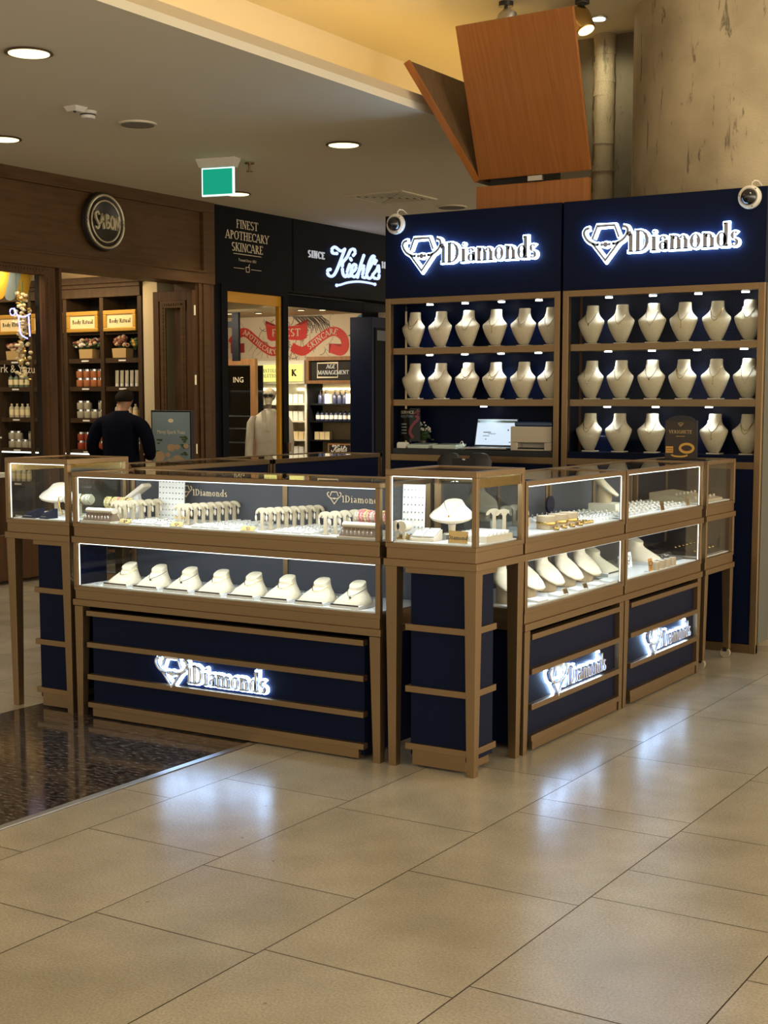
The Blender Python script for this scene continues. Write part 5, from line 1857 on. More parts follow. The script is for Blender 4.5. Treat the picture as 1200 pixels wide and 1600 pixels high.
def bust_meshes(s=1.0):
    mb = MB()
    rows = [((0, cy * s, (z + .012) * s), (hw * s, 0, 0), (0, hd * s, 0)) for z, cy, hw, hd in BUST]
    rows = [((0, -.002 * s, .010 * s), (.022 * s, 0, 0), (0, .012 * s, 0))] + rows
    mb.loft(rows, 28, 2.2)
    st = MB()
    st.box(-.045 * s, .045 * s, -.02 * s, .055 * s, 0, .007 * s)
    st.hexa([(-.018 * s, .02 * s, .006 * s), (.018 * s, .02 * s, .006 * s), (.018 * s, .045 * s, .006 * s), (-.018 * s, .045 * s, .006 * s)],
            [(-.014 * s, .015 * s, .10 * s), (.014 * s, .015 * s, .10 * s), (.014 * s, .03 * s, .10 * s), (-.014 * s, .03 * s, .10 * s)])
    return [('torso', mb.mesh('torso', M['cream'], True), None), ('stand', st.mesh('stand', M['ivory']), None)]


proto('bust', bust_meshes())


def bust_surface(x, z):
    for (z0, c0, w0, d0), (z1, c1, w1, d1) in zip(BUST[:-1], BUST[1:]):
        if z0 <= z <= z1:
            f = (z - z0) / (z1 - z0)
            c, w_, d = c0 + (c1 - c0) * f, w0 + (w1 - w0) * f, d0 + (d1 - d0) * f
            k = max(0.0, 1 - (abs(x) / w_) ** 2.2) ** (1 / 2.2)
            return c - d * k
    return .016 - .034


def necklace_mesh(key, low, mat, pend, double=False, r=.0015):
    mb = MB()
    for lo in ([low, low + .022] if double else [low]):
        pts = []
        for i in range(25):
            s = -1 + 2 * i / 24
            z = lo + (.200 - lo) * abs(s) ** 1.7
            x = s * (.041 + .012 * (1 - abs(s)))
            pts.append((x, bust_surface(x, z) - .0018, z + .012))
        mb.tube(pts, r, 6)
    if pend:
        y = bust_surface(0, low) - .004
        if pend == 'drop':
            mb.ell((0, y, low + .004), .004, .003, .007, 8, 6)
        elif pend == 'bar':
            mb.tube([(0, y, low + .012), (0, bust_surface(0, low - .035) - .004, low - .03)], .0016, 6)
            mb.ell((0, bust_surface(0, low - .04) - .004, low - .032), .004, .003, .005, 8, 6)
        elif pend == 'fringe':
            for k in range(-3, 4):
                zz = low + .004 * abs(k)
                mb.tube([(k * .009, bust_surface(k * .009, zz) - .003, zz + .012), (k * .009, bust_surface(k * .009, zz - .02) - .003, zz - .012)], .0014, 5)
    proto(key, [('chain', mb.mesh('chain', mat, True), None)])


necklace_mesh('n0', .115, M['gold'], None)
necklace_mesh('n1', .105, M['silver'], 'drop')
necklace_mesh('n2', .120, M['gold'], None, True)
necklace_mesh('n3', .130, M['gold'], 'bar')
necklace_mesh('n4', .135, M['silver'], 'fringe')
necklace_mesh('n5', .125, M['ink'], 'drop')
NDESC = {'n0': 'fine gold necklace', 'n1': 'silver drop necklace', 'n2': 'double gold necklace', 'n3': 'gold lariat necklace',
         'n4': 'silver fringe necklace', 'n5': 'dark chain necklace'}

XA = [-2.497, -2.278, -2.056, -1.838, -1.618, -1.412]
XBs = [-1.112, -.900, -.682, -.468, -.250, -.040]
YBUST = 3.675
def bust_row(xs, z, shelf, cab, edge, kinds, skip=()):
    n = len(xs)
    for k, x in enumerate(xs):
        spawn('bust', 'necklace_bust', 'cream necklace bust, %s from the %s on the %s' % (ORD[k], edge, shelf), 'display bust', (x, YBUST, z), .02 * ((k * 7) % 5 - 2), 'cream busts on the wall cabinet shelves')
        key = kinds[k % len(kinds)]
        if key:
            spawn(key, 'necklace', '%s, bust %s from the %s on the %s' % (NDESC[key], ORD[k], edge, shelf), 'necklace', (x, YBUST, z), .02 * ((k * 7) % 5 - 2), 'necklaces on the wall cabinet busts')


bust_row(XA, S1, 'laptop cabinet top shelf', '', 'outer corner', ['n2', 'n0', 'n1', 'n3', 'n4', 'n0'])
bust_row(XA, S2, 'shelf above the laptop', '', 'outer corner', [None, 'n0', 'n2', 'n2', 'n0', 'n5'])
bust_row(XBs, S1, 'glazed cabinet top shelf', '', 'laptop side', ['n5', 'n0', 'n1', 'n3', 'n2', 'n4'])
bust_row(XBs, S2, 'glazed cabinet middle shelf', '', 'laptop side', ['n1', 'n0', 'n5', 'n2', 'n3', 'n1'])
bust_row([-1.118, -.905, -.675, -.250, -.036], DK, 'glazed cabinet bottom row', '', 'laptop side', ['n2', 'n4', 'n0', 'n3', 'n2'])

# --- low sloping neck display, faces -y, slopes up to a round neck disc
def neck_display(s=1.0, mat='cream'):
    secs = [(.014, .070, .086, .072, 0), (.022, .073, .085, .068, 0), (.034, .082, .078, .056, 0), (.050, .094, .064, .042, 0), (.066, .103, .048, .034, .1), (.080, .107, .039, .032, .25),
            (.094, .106, .037, .033, .38), (.100, .105, .036, .032, .42), (.102, .105, .031, .028, .42)]
    mb = MB().loft([((0, cy * s, z * s), (hw * s, 0, 0), (0, hd * s, hd * s * tl)) for z, cy, hw, hd, tl in secs], 28, 2.7)
    wd = MB().hexa([(-.080 * s, -.004, 0), (.080 * s, -.004, 0), (.080 * s, .15 * s, 0), (-.080 * s, .15 * s, 0)],
                   [(-.080 * s, -.004, .012 * s), (.080 * s, -.004, .012 * s), (.080 * s, .15 * s, .030 * s), (-.080 * s, .15 * s, .030 * s)])
    ed = MB().box(-.074 * s, .074 * s, -.006, -.0035, .012 * s, .018 * s)
    return [('neck_form', mb.mesh('neck_form', M[mat], True), None), ('wedge', wd.mesh('wedge', M['white']), None), ('dark_edge', ed.mesh('dark_edge', M['ink']), None)]


proto('neck', neck_display())
proto('neck_big', neck_display(1.35))
nx = MB()
pts = []
for i in range(19):
    s = -1 + 2 * i / 18
    y = .105 - (.058 - .012 * s * s) * math.cos(s * 1.5)
    pts.append((s * .050, y, .056 + .028 * s * s))
nx.tube(pts, .0016, 6)
proto('neck_chain', [('chain', nx.mesh('chain', M['gold'], True), None)])
nx = MB()
nx.tube([(p[0], p[1] - .012 * (1 - abs(p[0]) / .045), p[2] - .006 * (1 - abs(p[0]) / .045)) for p in pts], .0012, 6)
nx.ell((.004, .034, .0455), .006, .005, .004, 10, 6)
proto('neck_pendant', [('chain', nx.mesh('chain', M['ink'], True), None)])
for k in range(8):
    x = -2.062 + .1962 * k
    pos = ORD[k] + ' from the end case'
    spawn('neck', 'neck_display', 'low sloping cream neck display in the front counter, %s' % pos, 'display stand', (x, .045, DK1), 0, 'neck displays in the front counter')
    key = 'neck_pendant' if k in (1, 2, 7) else 'neck_chain'
    spawn(key, 'necklace', '%s lying on the neck display %s' % ('thin necklace with a dark pendant' if k in (1, 2, 7) else 'fine gold necklace', pos), 'necklace', (x, .045, DK1), 0, 'necklaces on the low neck displays')

# --- T-shaped earring stand, faces -y; drop earrings
def earring_stand(h=.105, w_=.036):
    mb = MB(frame_x((0, .006, 0), (1, 0, 0), (0, 0, 1)))
    mb.prism([(-.0085, 0), (.0085, 0), (.0075, h * .75), (-.0075, h * .75)], .010)
    outer = arc(0, h - w_ * .75, w_, w_ * .75, 180, 0, 10)
    inner = [(.026, h - w_ * .85), (.014, h - w_ * .55), (.0075, h * .75), (-.0075, h * .75), (-.014, h - w_ * .55), (-.026, h - w_ * .85)]
    poly = [(x, y) for x, y in outer[::-1]]
    # split into two convex-ish halves so the arms droop
    mb.prism([(0, h * .72), (.0075, h * .72)] + [(.016, h - w_ * .45), (.026, h - w_ * .80), (w_, h - w_ * .85)] + arc(0, h - w_ * .75, w_, w_ * .75, 8, 90, 6) , .010)
    mb.prism(arc(0, h - w_ * .75, w_, w_ * .75, 90, 172, 6) + [(-w_, h - w_ * .85), (-.026, h - w_ * .80), (-.016, h - w_ * .45), (-.0075, h * .72), (0, h * .72)], .010)
    ft = MB().box(-.016, .016, -.012, .012, 0, .004)
    return [('stem_and_arms', mb.mesh('stem_and_arms', M['cream']), None), ('foot', ft.mesh('foot', M['cream']), None)]


proto('earstand', earring_stand())
mb = MB()
for s in (-1, 1):
    mb.tube([(s * .031, -.007, .086), (s * .031, -.007, .068)], .0012, 5)
    mb.ell((s * .031, -.007, .055), .006, .004, .015, 8, 6)
proto('eardrops', [('drops', mb.mesh('drops', M['ivory'], True), None)])


def stand_row(p0, p1, n, row, fr, drops=True):
    for k in range(n):
        f = k / max(1, n - 1)
        x, y = p0[0] + (p1[0] - p0[0]) * f, p0[1] + (p1[1] - p0[1]) * f
        spawn('earstand', 'earring_stand', 'cream earring stand, %s from the glass in the row %s' % (ORD[k], row), 'earring stand', (x, y, DK2), 0, 'earring stands in the front counter')
        if drops:
            spawn('eardrops', 'drop_earrings', 'pale drop earrings, stand %s from the glass in the row %s' % (ORD[k], row), 'earrings', (x, y, DK2), 0, 'drop earrings in the front counter')


stand_row((-2.10, .105), (-2.00, .415), 8, 'beside the yellow bead bracelets', 1)
stand_row((-1.70, .115), (-1.60, .415), 8, 'before the gilt emblem', 2)
stand_row((-1.21, .13), (-1.09, .415), 8, 'beside the bronze mid post', 3)
stand_row((-.83, .10), (-.77, .33), 5, 'beside the pink bead bracelets', 4)

# --- small square earring pads
mb = MB().hexa([(-.021, -.021, 0), (.021, -.021, 0), (.021, .021, 0), (-.021, .021, 0)], [(-.021, -.021, .007), (.021, -.021, .007), (.021, .021, .016), (-.021, .021, .016)])
mb2 = MB().ell((-.006, 0, .014), .004, .004, .004, 8, 5).ell((.007, .002, .014), .004, .004, .004, 8, 5)
proto('pad', [('pad_block', mb.mesh('pad_block', M['white']), None), ('studs', mb2.mesh('studs', M['silver'], True), None)])


def pad_block(x0, x1, nx_, y0, y1, ny, z, label, group, rz=0, jit=.002):
    rnd = random.Random(int(abs(x0) * 1000 + y0 * 77))
    for i in range(nx_):
        for j in range(ny):
            x = x0 + (x1 - x0) * (i / max(1, nx_ - 1))
            y = y0 + (y1 - y0) * (j / max(1, ny - 1))
            spawn('pad', 'earring_pad', label, 'earring pad', (x + rnd.uniform(-jit, jit), y + rnd.uniform(-jit, jit), z), rz, group)


pad_block(-1.975, -1.78, 4, .075, .235, 4, DK2, 'small white square pad with stud earrings, between the two stand rows nearest the bead rolls', 'white earring pads, first block')
pad_block(-1.56, -1.36, 4, .075, .37, 6, DK2, 'small white square pad with stud earrings, in the block before the bronze mid post', 'white earring pads, second block')
pad_block(-1.075, -.90, 4, .075, .37, 6, DK2, 'small white square pad with stud earrings, in the block beside the pink bead bracelets', 'white earring pads, third block')

# --- charm racks and bead bracelet rolls at both ends
def charm_rack(x, label):
    t = thing('charm_rack', label, 'charm rack', (x, .065, DK2), 0, 'charm racks in the front counter')
    MB().hexa([(-.095, -.035, .006), (.095, -.035, .006), (.095, .035, .006), (-.095, .035, .006)], [(-.085, -.012, .048), (.085, -.012, .048), (.085, .012, .048), (-.085, .012, .048)]).build('rack_body', M['rackbrown'], t)
    X = MB()
    X.loft([((-.088, 0, .055), (0, .022, 0), (0, 0, .014)), ((.088, 0, .055), (0, .022, 0), (0, 0, .014))], 16)
    X.build('padded_top', M['ivory'], t, smooth=True)
    mb = MB()
    for k in range(8):
        xx = -.075 + k * .0215
        mb.tube([(xx, -.024, .052), (xx, -.030, .034)], .001, 5)
        mb.ell((xx, -.034, .024), .004, .003, .010, 8, 5)
    mb.build('charms', M['silver'], t, smooth=True)
    MB().box(-.10, .10, -.045, .04, 0, .006).build('tray', M['ivory'], t)


charm_rack(-2.165, 'padded charm rack with hanging charms at the end-case side of the front counter')
charm_rack(-.615, 'padded charm rack with hanging charms at the corner-case side of the front counter')


def bead_roll(loc, rz, L, label, mats, post=True, n=9, h=.085):
    t = thing('bracelet_roll', label, 'bracelet stand', loc, rz)
    MB().loft([((-L / 2, 0, h), (0, .022, 0), (0, 0, .022)), ((L / 2, 0, h), (0, .022, 0), (0, 0, .022))], 20).build('roll', M['ivory'], t, smooth=True)
    MB().box(-.012, .012, -.012, .012, .006, h - .015).build('post', M['cream'], t)
    MB().box(-L * .3, L * .3, -.03, .03, 0, .008).build('foot', M['cream'], t)
    for k in range(n):
        x = -L / 2 + L * (k + .5) / n
        ring = [(x, .026 * math.cos(a), h + .026 * math.sin(a)) for a in [6.283 * i / 14 for i in range(14)]]
        b = MB()
        if mats[k % len(mats)] in ('pinkbead', 'yelbead'):
            for p in ring:
                b.ell(p, .006, .006, .006, 6, 4)
        else:
            b.tube(ring, .003, 6, True)
        b.build('bracelet', M[mats[k % len(mats)]], t, smooth=True)


bead_roll((-2.17, .20, DK2), 0, .17, 'roll of yellow bead bracelets behind the charm rack at the end-case side', ['yelbead', 'yelbead', 'gold', 'yelbead', 'yelbead', 'pinkbead'], n=10)
bead_roll((-.62, .17, DK2), 0, .17, 'roll of pink bead bracelets behind the charm rack at the corner-case side', ['ivory', 'pinkbead', 'pinkbead', 'yelbead', 'pinkbead'], n=10)
# tilted white cushion and perforated earring board behind
t = thing('bracelet_cushion', 'white cushion leaning steeply behind the yellow bead bracelets', 'cushion', (-2.19, .34, DK2))
X = Matrix.Rotation(math.radians(-32), 4, 'Y')
MB(Matrix.Translation((0, 0, .12)) @ X).box(-.10, .10, -.035, .035, -.012, .012).build('cushion_pad', M['ivory'], t, bevel=.008)
MB().hexa([(-.05, -.02, 0), (.05, -.02, 0), (.05, .02, 0), (-.05, .02, 0)], [(-.01, -.01, .11), (.03, -.01, .13), (.03, .01, .13), (-.01, .01, .11)]).build('prop', M['white'], t)


def stud_board(loc, rz, w_, h, label, rows_, cols_, lean=.12):
    t = thing('stud_board', label, 'earring board', loc, rz)
    X = Matrix.Rotation(-lean, 4, 'X')
    MB(X).box(-w_ / 2, w_ / 2, 0, .006, 0, h).build('board', M['white'], t)
    mb = MB(X)
    for i in range(rows_):
        for j in range(cols_):
            mb.ell((-w_ / 2 + w_ * (j + .5) / cols_, -.002, h * (i + .7) / (rows_ + .4)), .0035, .003, .0035, 6, 4)
    mb.build('studs', M['studgrey'], t)
    MB().hexa([(-.02, .02, 0), (.02, .02, 0), (.02, .06, 0), (-.02, .06, 0)], [(-.02, .012, h * .5), (.02, .012, h * .5), (.02, .02, h * .5), (-.02, .02, h * .5)]).build('prop', M['white'], t)


stud_board((-1.965, .36, DK2), 0, .17, .21, 'white board of stud earrings standing at the rear of the front counter', 7, 8, .05)
stud_board((-.378, .115, DK2), .12, .105, .24, 'white board of stud earrings in the corner case', 7, 6, .06)


def card(loc, rz, w_, h, label, mat='gold', lean=.35, text=None, cat='price card'):
    t = thing('card', label, cat, loc, rz, 'gold cards in the glass counters' if mat == 'gold' else None)
    X = Matrix.Rotation(-lean, 4, 'X')
    MB(X).box(-w_ / 2, w_ / 2, 0, .003, 0, h).build('plate', M[mat], t)
    MB().box(-w_ / 2, w_ / 2, 0, .03, 0, .003).build('foot', M['white'], t)
    mb = MB(X @ frame_x((0, -.0005, 0), (1, 0, 0), (0, 0, 1)))
    if text:
        wd = text_width(text, h * .34, .0)
        letters(mb, text, h * .34, .0006, T=.16, t=.08, x0=-wd / 2, y0=h * .32, track=.0)
    else:
        gem(mb, h * .6, 0, h * .5, .0006)
    mb.build('lettering', M['ink'] if mat != 'ink' else M['gold'], t)


card((-1.985, .030, DK2), 0, .072, .03, 'gold price card at the front glass next to the charm rack', lean=.7)
card((-1.655, .030, DK2), 0, .072, .03, 'gold price card at the front glass below the gilt emblem', lean=.7)
card((-1.225, .030, DK2), 0, .076, .03, 'gold price card at the front glass beside the bronze mid post', lean=.7)
card((-1.83, .265, DK2), 0, .075, .03, 'gold card lying among the white pads behind the first pad block', lean=.5)

# --- end case
proto('wide_bust', [('collar', MB().loft([((0, .03, .155), (.044, 0, 0), (0, .030, .012)), ((0, .026, .150), (.048, 0, 0), (0, .034, .014)), ((0, .012, .128), (.066, 0, 0), (0, .042, .016)), ((0, -.004, .108), (.094, 0, 0), (0, .050, .02)),
                                          ((0, -.012, .090), (.108, 0, 0), (0, .052, .022)), ((0, -.014, .078), (.100, 0, 0), (0, .046, .02)), ((0, -.012, .066), (.07, 0, 0), (0, .03, .014)), ((0, -.01, .056), (.03, 0, 0), (0, .016, .008))], 28).mesh('collar', M['ivory'], True), None),
                    ('stem', MB().cyl((0, 0, .005), .016, .07, 14, .02).mesh('stem', M['ivory'], True), None), ('foot', MB().cyl((0, 0, 0), .04, .006, 24).mesh('foot', M['ivory']), None)])
spawn('wide_bust', 'collar_bust', 'white wide collar bust in the end case, at its outer glass', 'display bust', (-2.655, .25, DK2 + .02), .3, None, .9)
tag(MB().box(-.06, .06, -.05, .05, 0, .0195).build('display_block', M['ivory'], None, bevel=.002), 'low cream block under the collar bust of the end case', 'block').location = (-2.655, .25, DK2)
t = bead_roll((-2.452, .20, DK2), 0, .19, 'thick bracelet roll with a chain draped over its end, in the end case', ['ivory', 'gold', 'ivory', 'ivory'], n=8, h=.095)
mb = MB().tube(smooth2([(-.10, -.01, .10), (-.12, -.02, .09), (-.118, -.02, .05), (-.10, -.015, .0)], 6), .004, 6)
o = mb.build('chain', M['gold'], None, smooth=True)
tag(o, 'gold chain hanging over the end of the bracelet roll in the end case', 'necklace')
o.location = (-2.452, .20, DK2 + .008)
for (x, w_, lab) in ((-2.645, .095, 'wider black wedge display at the front glass of the end case'), (-2.535, .065, 'narrower black wedge display before the bracelet roll of the end case')):
    t = thing('wedge_display', lab, 'display stand', (x, .05, DK2))
    MB().hexa([(-w_ / 2, -.02, 0), (w_ / 2, -.02, 0), (w_ / 2, .05, 0), (-w_ / 2, .05, 0)], [(-w_ / 2, .02, .028), (w_ / 2, .02, .05), (w_ / 2, .05, .05), (-w_ / 2, .05, .028)]).build('wedge_body', M['navy'], t)
    MB().box(-w_ * .3, w_ * .3, -.0215, -.020, .010, .012).build('silver_line', M['silver'], t)

# --- corner case contents
spawn('wide_bust', 'collar_bust', 'white wide collar bust in the middle of the corner case', 'display bust', (-.238, .215, DK2 + .022), .25, None, .92)
mb = MB()
mb.tube([(s * .045, .012 - .05 * (1 - s * s) + .02 * s * s, .145 - .055 * (1 - abs(s))) for s in [-1 + i / 8 for i in range(17)]], .001, 5)
mb.ell((0, -.055, .083), .005, .003, .006, 8, 5)
o = mb.build('necklace', M['gold'], None)
tag(o, 'fine gold necklace with a small pendant on the corner case collar bust', 'necklace')
o.location, o.rotation_euler = (-.238, .2145, DK2 + .022), (0, 0, .25)
t = thing('ring_block', 'cream stepped block with white ring pads before the corner case collar bust', 'ring tray', (-.305, .10, DK2), .12)
MB().hexa([(-.055, -.035, 0), (.055, -.035, 0), (.055, .06, 0), (-.055, .06, 0)], [(-.055, -.035, .012), (.055, -.035, .012), (.055, .06, .045), (-.055, .06, .045)]).build('block', M['ivory'], t)
X = Matrix.Translation((0, .01, .031)) @ Matrix.Rotation(math.radians(19), 4, 'X')
for sx in (-.027, .027):
    MB(X).box(sx - .024, sx + .024, -.04, .045, 0, .006).build('white_pad', M['white'], t)
mb = MB(X)
for sx in (-.027, .027):
    mb.tube([(sx + .010 * math.cos(a), .0, .012 + .010 * math.sin(a)) for a in [6.28 * i / 12 for i in range(12)]], .0015, 6, True)
mb.build('rings', M['silver'], t)
t = thing('watch_tray', 'low white tray of slanted ring bars on a cream base in the corner case', 'ring tray', (-.115, .27, DK2))
MB().box(-.085, .085, -.12, .12, 0, .026).build('tray_base', M['ivory'], t)
for k in range(6):
    MB(Matrix.Translation((0, -.09 + .036 * k, .030)) @ Matrix.Rotation(math.radians(28), 4, 'X')).box(-.078, .078, -.013, .013, -.003, .004).build('white_bar', M['white'], t)
card((-.115, .045, DK2), .0, .092, .055, 'large bronze-gold card with script standing in the corner case front', lean=.15, text='|Diamonds')
card((-.395, .055, DK2), .1, .06, .03, 'small gold card block beside the earring board in the corner case', lean=.6)
for k in range(2):
    spawn('earstand', 'earring_stand', 'cream earring stand at the rear of the corner case, %s' % ('nearer the collar bust', 'nearer the aisle counter')[k], 'earring stand', (-.14 + .05 * k, .425, DK2 + .02), .5, 'earring stands in the corner case')
for k in range(2):
    t = thing('watch_roll', 'white disc-ended bracelet roll before the earring board, %s' % ('closer to the front counter', 'closer to the collar bust')[k], 'bracelet stand', (-.425 + .034 * k, .06, DK2))
    MB().cyl((0, -.02, .062), .024, .05, 20, axis='y').build('roll', M['ivory'], t, smooth=True)
    MB().box(-.006, .006, 0, .012, 0, .05).build('post', M['ivory'], t)
    MB().box(-.015, .015, -.02, .03, 0, .005).build('foot', M['ivory'], t)

# --- aisle counter next to the corner case: upper tier
t = thing('display_block', 'cream block at the near end of the aisle counter, carrying a shell bust', 'block', (-.30, .62, DK2))
MB().box(-.07, .07, -.06, .06, 0, .055).build('block', M['ivory'], t, bevel=.003)


def shell_parts(s=1.0):
    rows = []
    path = [(-.060, .046, .020, .006), (-.052, .050, .050, .010), (-.025, .070, .082, .014), (.010, .098, .098, .018), (.035, .120, .088, .022), (.050, .138, .062, .026), (.056, .156, .046, .030), (.056, .170, .042, .030), (.056, .174, .038, .026)]
    for k, (y, z, hw, hd) in enumerate(path):
        a, b = path[max(0, k - 1)], path[min(len(path) - 1, k + 1)]
        t_ = Vector((0, b[0] - a[0], b[1] - a[1])).normalized()
        nrm = Vector((0, -t_.z, t_.y))
        rows.append(((0, y * s, (z - .008) * s), (hw * s, 0, 0), nrm * hd * s))
    top = MB().loft(rows, 28, 2.2)
    base = MB().loft([((0, .02 * s, 0), (.045 * s, 0, 0), (0, .042 * s, 0)), ((0, .018 * s, .03 * s), (.05 * s, 0, 0), (0, .045 * s, 0)), ((0, .022 * s, .095 * s), (.055 * s, 0, 0), (0, .035 * s, .02 * s))], 20)
    return [('shell', top.mesh('shell', M['cream'], True), None), ('base', base.mesh('base', M['tan'], True), None)]


proto('shell', shell_parts())
spawn('shell', 'shell_bust', 'cream shell bust on the block at the near end of the aisle counter', 'display bust', (-.30, .62, DK2 + .056), math.pi / 2 - .5, None, .85)
for k in range(2):
    spawn('earstand', 'earring_stand', 'cream earring stand behind the tan drums, %s' % ('closer to the cream block', 'closer to the ring clips')[k], 'earring stand', (-.30, .84 + .10 * k, DK2), math.pi / 2 - .6, 'earring stands in the aisle counter')
for k in range(3):
    t = thing('bracelet_drum', 'tan suede bracelet drum at the aisle counter front glass, %s from the corner case' % ORD[k], 'bracelet stand', (-.105, .89 + .125 * k, DK2), 0, 'tan drums in the aisle counter')
    MB().cyl((0, 0, 0), .046, .062, 28).build('drum', M['tan'], t, smooth=True)
    MB().lathe((0, 0, .020), [(.0475, 0), (.0485, .003), (.0485, .012), (.0475, .015)], 28).build('bracelet', M['gold'], t, smooth=True)
for k in range(4):
    mb = MB().lathe((0, 0, 0), [(.013, 0), (.0155, .004), (.0155, .012), (.013, .016), (.011, .016)], 18)
    o = mb.build('bangle_ring', M['gold'], None, smooth=True)
    tag(o, 'small gold ring band lying before the tan drums, %s from the corner case' % ORD[k], 'ring', 'gold bands before the tan drums')
    o.location = (-.040, .86 + .09 * k, DK2)
for k in range(6):
    mb = MB().lathe((0, 0, 0), [(.012, 0), (.014, .004), (.014, .011), (.012, .015), (.010, .015)], 18)
    o = mb.build('bangle_ring', M['gold'], None, smooth=True)
    tag(o, 'small gold ring band in the cluster past the last tan drum', 'ring', 'gold bands past the tan drums')
    o.location = (-.055 - .034 * (k // 3), 1.225 + .036 * (k % 3), DK2)
card((-.24, .93, DK2), math.pi / 2 - .5, .06, .075, 'upright gold card between the earring stands and the tan drums', lean=.1)
mb = MB().hexa([(-.016, -.016, 0), (.016, -.016, 0), (.016, .016, 0), (-.016, .016, 0)], [(-.016, -.012, .012), (.016, -.012, .012), (.016, .014, .022), (-.016, .014, .022)])
mb2 = MB().tube([(.009 * math.cos(a), 0, .024 + .009 * math.sin(a)) for a in [6.28 * i / 12 for i in range(12)]], .0013, 5, True).ell((0, 0, .0345), .0035, .0035, .003, 8, 5)
proto('clip', [('clip_pad', mb.mesh('clip_pad', M['white']), None), ('ring', mb2.mesh('ring', M['silver'], True), None)])
for i in range(7):
    for j in range(6):
        spawn('clip', 'ring_clip', 'small white ring clip with a silver ring in the grid beside the tan drums', 'ring holder', (-.08 - .05 * j, 1.32 + .042 * i if j < 2 else 1.20 + .055 * i, DK2), math.pi / 2, 'white ring clips in the aisle counter')
t = thing('round_stand', 'dark round disc stand at the rear of the aisle counter ring grid', 'display stand', (-.385, 1.52, DK2), math.pi / 2)
MB().cyl((0, -.006, .065), .045, .012, 28, axis='y').build('disc', M['navy'], t, smooth=True)
MB().box(-.02, .02, -.015, .02, 0, .02).build('foot', M['navy'], t)
mb = MB()
mb.tube(smooth2([(0, 0, .0), (.02, .02, .03), (.05, .0, .035), (.09, .02, .02), (.12, 0, .0)], 6), .008, 8)
o = mb.build('black_bangle', M['black'], None, smooth=True)
tag(o, 'black curved bangle lying behind the last tan drum', 'bracelet')
o.location, o.rotation_euler = (-.21, 1.10, DK2 + .008), (0, 0, .9)
# farther aisle counter: upper tier
t = thing('display_block', 'tall cream block in the farther aisle counter, carrying the large bust', 'block', (-.26, 1.98, DK2))
MB().box(-.08, .08, -.075, .075, 0, .05).build('block', M['ivory'], t, bevel=.003)
spawn('shell', 'shell_bust', 'large cream shell bust on the tall block of the farther aisle counter', 'display bust', (-.26, 1.98, DK2 + .051), math.pi / 2 + .35, None, .98)
mb = MB().box(-.020, .020, -.020, .020, 0, .010)
mb2 = MB().ell((0, 0, .016), .008, .008, .008, 10, 7)
proto('pearlpad', [('pad_block', mb.mesh('pad_block', M['white']), None), ('pearl', mb2.mesh('pearl', M['ivory'], True), None)])
for i in range(16):
    for j in range(5):
        y = 1.72 + .063 * i
        x = -.08 - .065 * j
        if abs(x + .26) < .11 and abs(y - 1.98) < .11:
            continue
        spawn('pearlpad', 'pearl_pad', 'white pad with a single pearl in the grid of the farther aisle counter', 'earring pad', (x, y, DK2), 0, 'pearl pads in the farther aisle counter')
card((-.035, 2.23, DK2), math.pi / 2, .05, .055, 'gold card standing among the pearl pads, nearer the corner case', lean=.2)
card((-.035, 2.63, DK2), math.pi / 2, .05, .055, 'gold card standing among the pearl pads, nearer the castered counter', lean=.2)

# lower tiers of the aisle counters
for k, y in enumerate((.60, .822, 1.044, 1.266, 1.487)):
    spawn('shell', 'shell_bust', 'cream shell bust in the aisle counter lower tier, %s from the corner case' % ORD[k], 'display bust', (-.15, y, DK1), math.pi / 2, 'shell busts in the aisle counter')
    mb = MB().hexa([(-.05, -.03, 0), (.05, -.03, 0), (.05, .03, 0), (-.05, .03, 0)], [(-.05, -.03, .006), (.05, -.03, .006), (.05, .03, .014), (-.05, .03, .014)])
    o = mb.build('white_pad', M['white'], None)
    tag(o, 'white slanted pad at the glass before the %s shell bust from the corner case' % ORD[k], 'jewellery pad', 'white pads before the shell busts')
    o.location, o.rotation_euler = (-.058, y + .11 if k < 4 else y + .05, DK1), (0, 0, math.pi / 2)
card((-.032, .975, DK1), math.pi / 2, .045, .032, 'gold card at the lower glass after the second shell bust', lean=.4)
card((-.032, 1.205, DK1), math.pi / 2, .045, .032, 'gold card at the lower glass after the third shell bust', lean=.4)
for k, (y, lab) in enumerate(((1.80, 'large sloping neck display at the near end of the farther aisle counter'), (2.42, 'large sloping neck display in the middle of the farther aisle counter'))):
    spawn('neck_big', 'neck_display', lab, 'display stand', (-.13, y, DK1), math.pi / 2, 'large neck displays')
for k in range(4):
    t = thing('ring_cup', 'small tan ring cup in the farther aisle counter, %s from the copper card' % ORD[k], 'ring holder', (-.045, 2.16 + .085 * k, DK1), 0, 'tan ring cups')
    MB().cyl((0, 0, 0), .021, .042, 20).build('cup', M['tan'], t, smooth=True)
    MB().cyl((0, 0, .042), .019, .002, 20).build('pad', M['ivory'], t)
card((-.035, 2.07, DK1), math.pi / 2, .055, .07, 'copper-orange card standing before the ring cups', mat='orangetag', lean=.12)
card((-.20, 2.16, DK1), math.pi / 2, .10, .085, 'white clear-fronted card behind the ring cups', mat='white', lean=.15)
t = thing('ring_tray', 'dark ring tray with silver rings at the far end of the farther aisle counter', 'ring tray', (-.22, 2.65, DK1))
MB().box(-.12, .12, -.08, .08, 0, .015).build('tray', M['greypanel'], t)
mb = MB()
for k in range(4):
    mb.tube([(.08, -.05 + .03 * k, .026 + .011) if 0 else (.05 + .011 * math.cos(a), -.05 + .033 * k, .028 + .011 * math.sin(a)) for a in [6.28 * i / 12 for i in range(12)]], .0018, 5, True)
mb.build('rings', M['silver'], t)
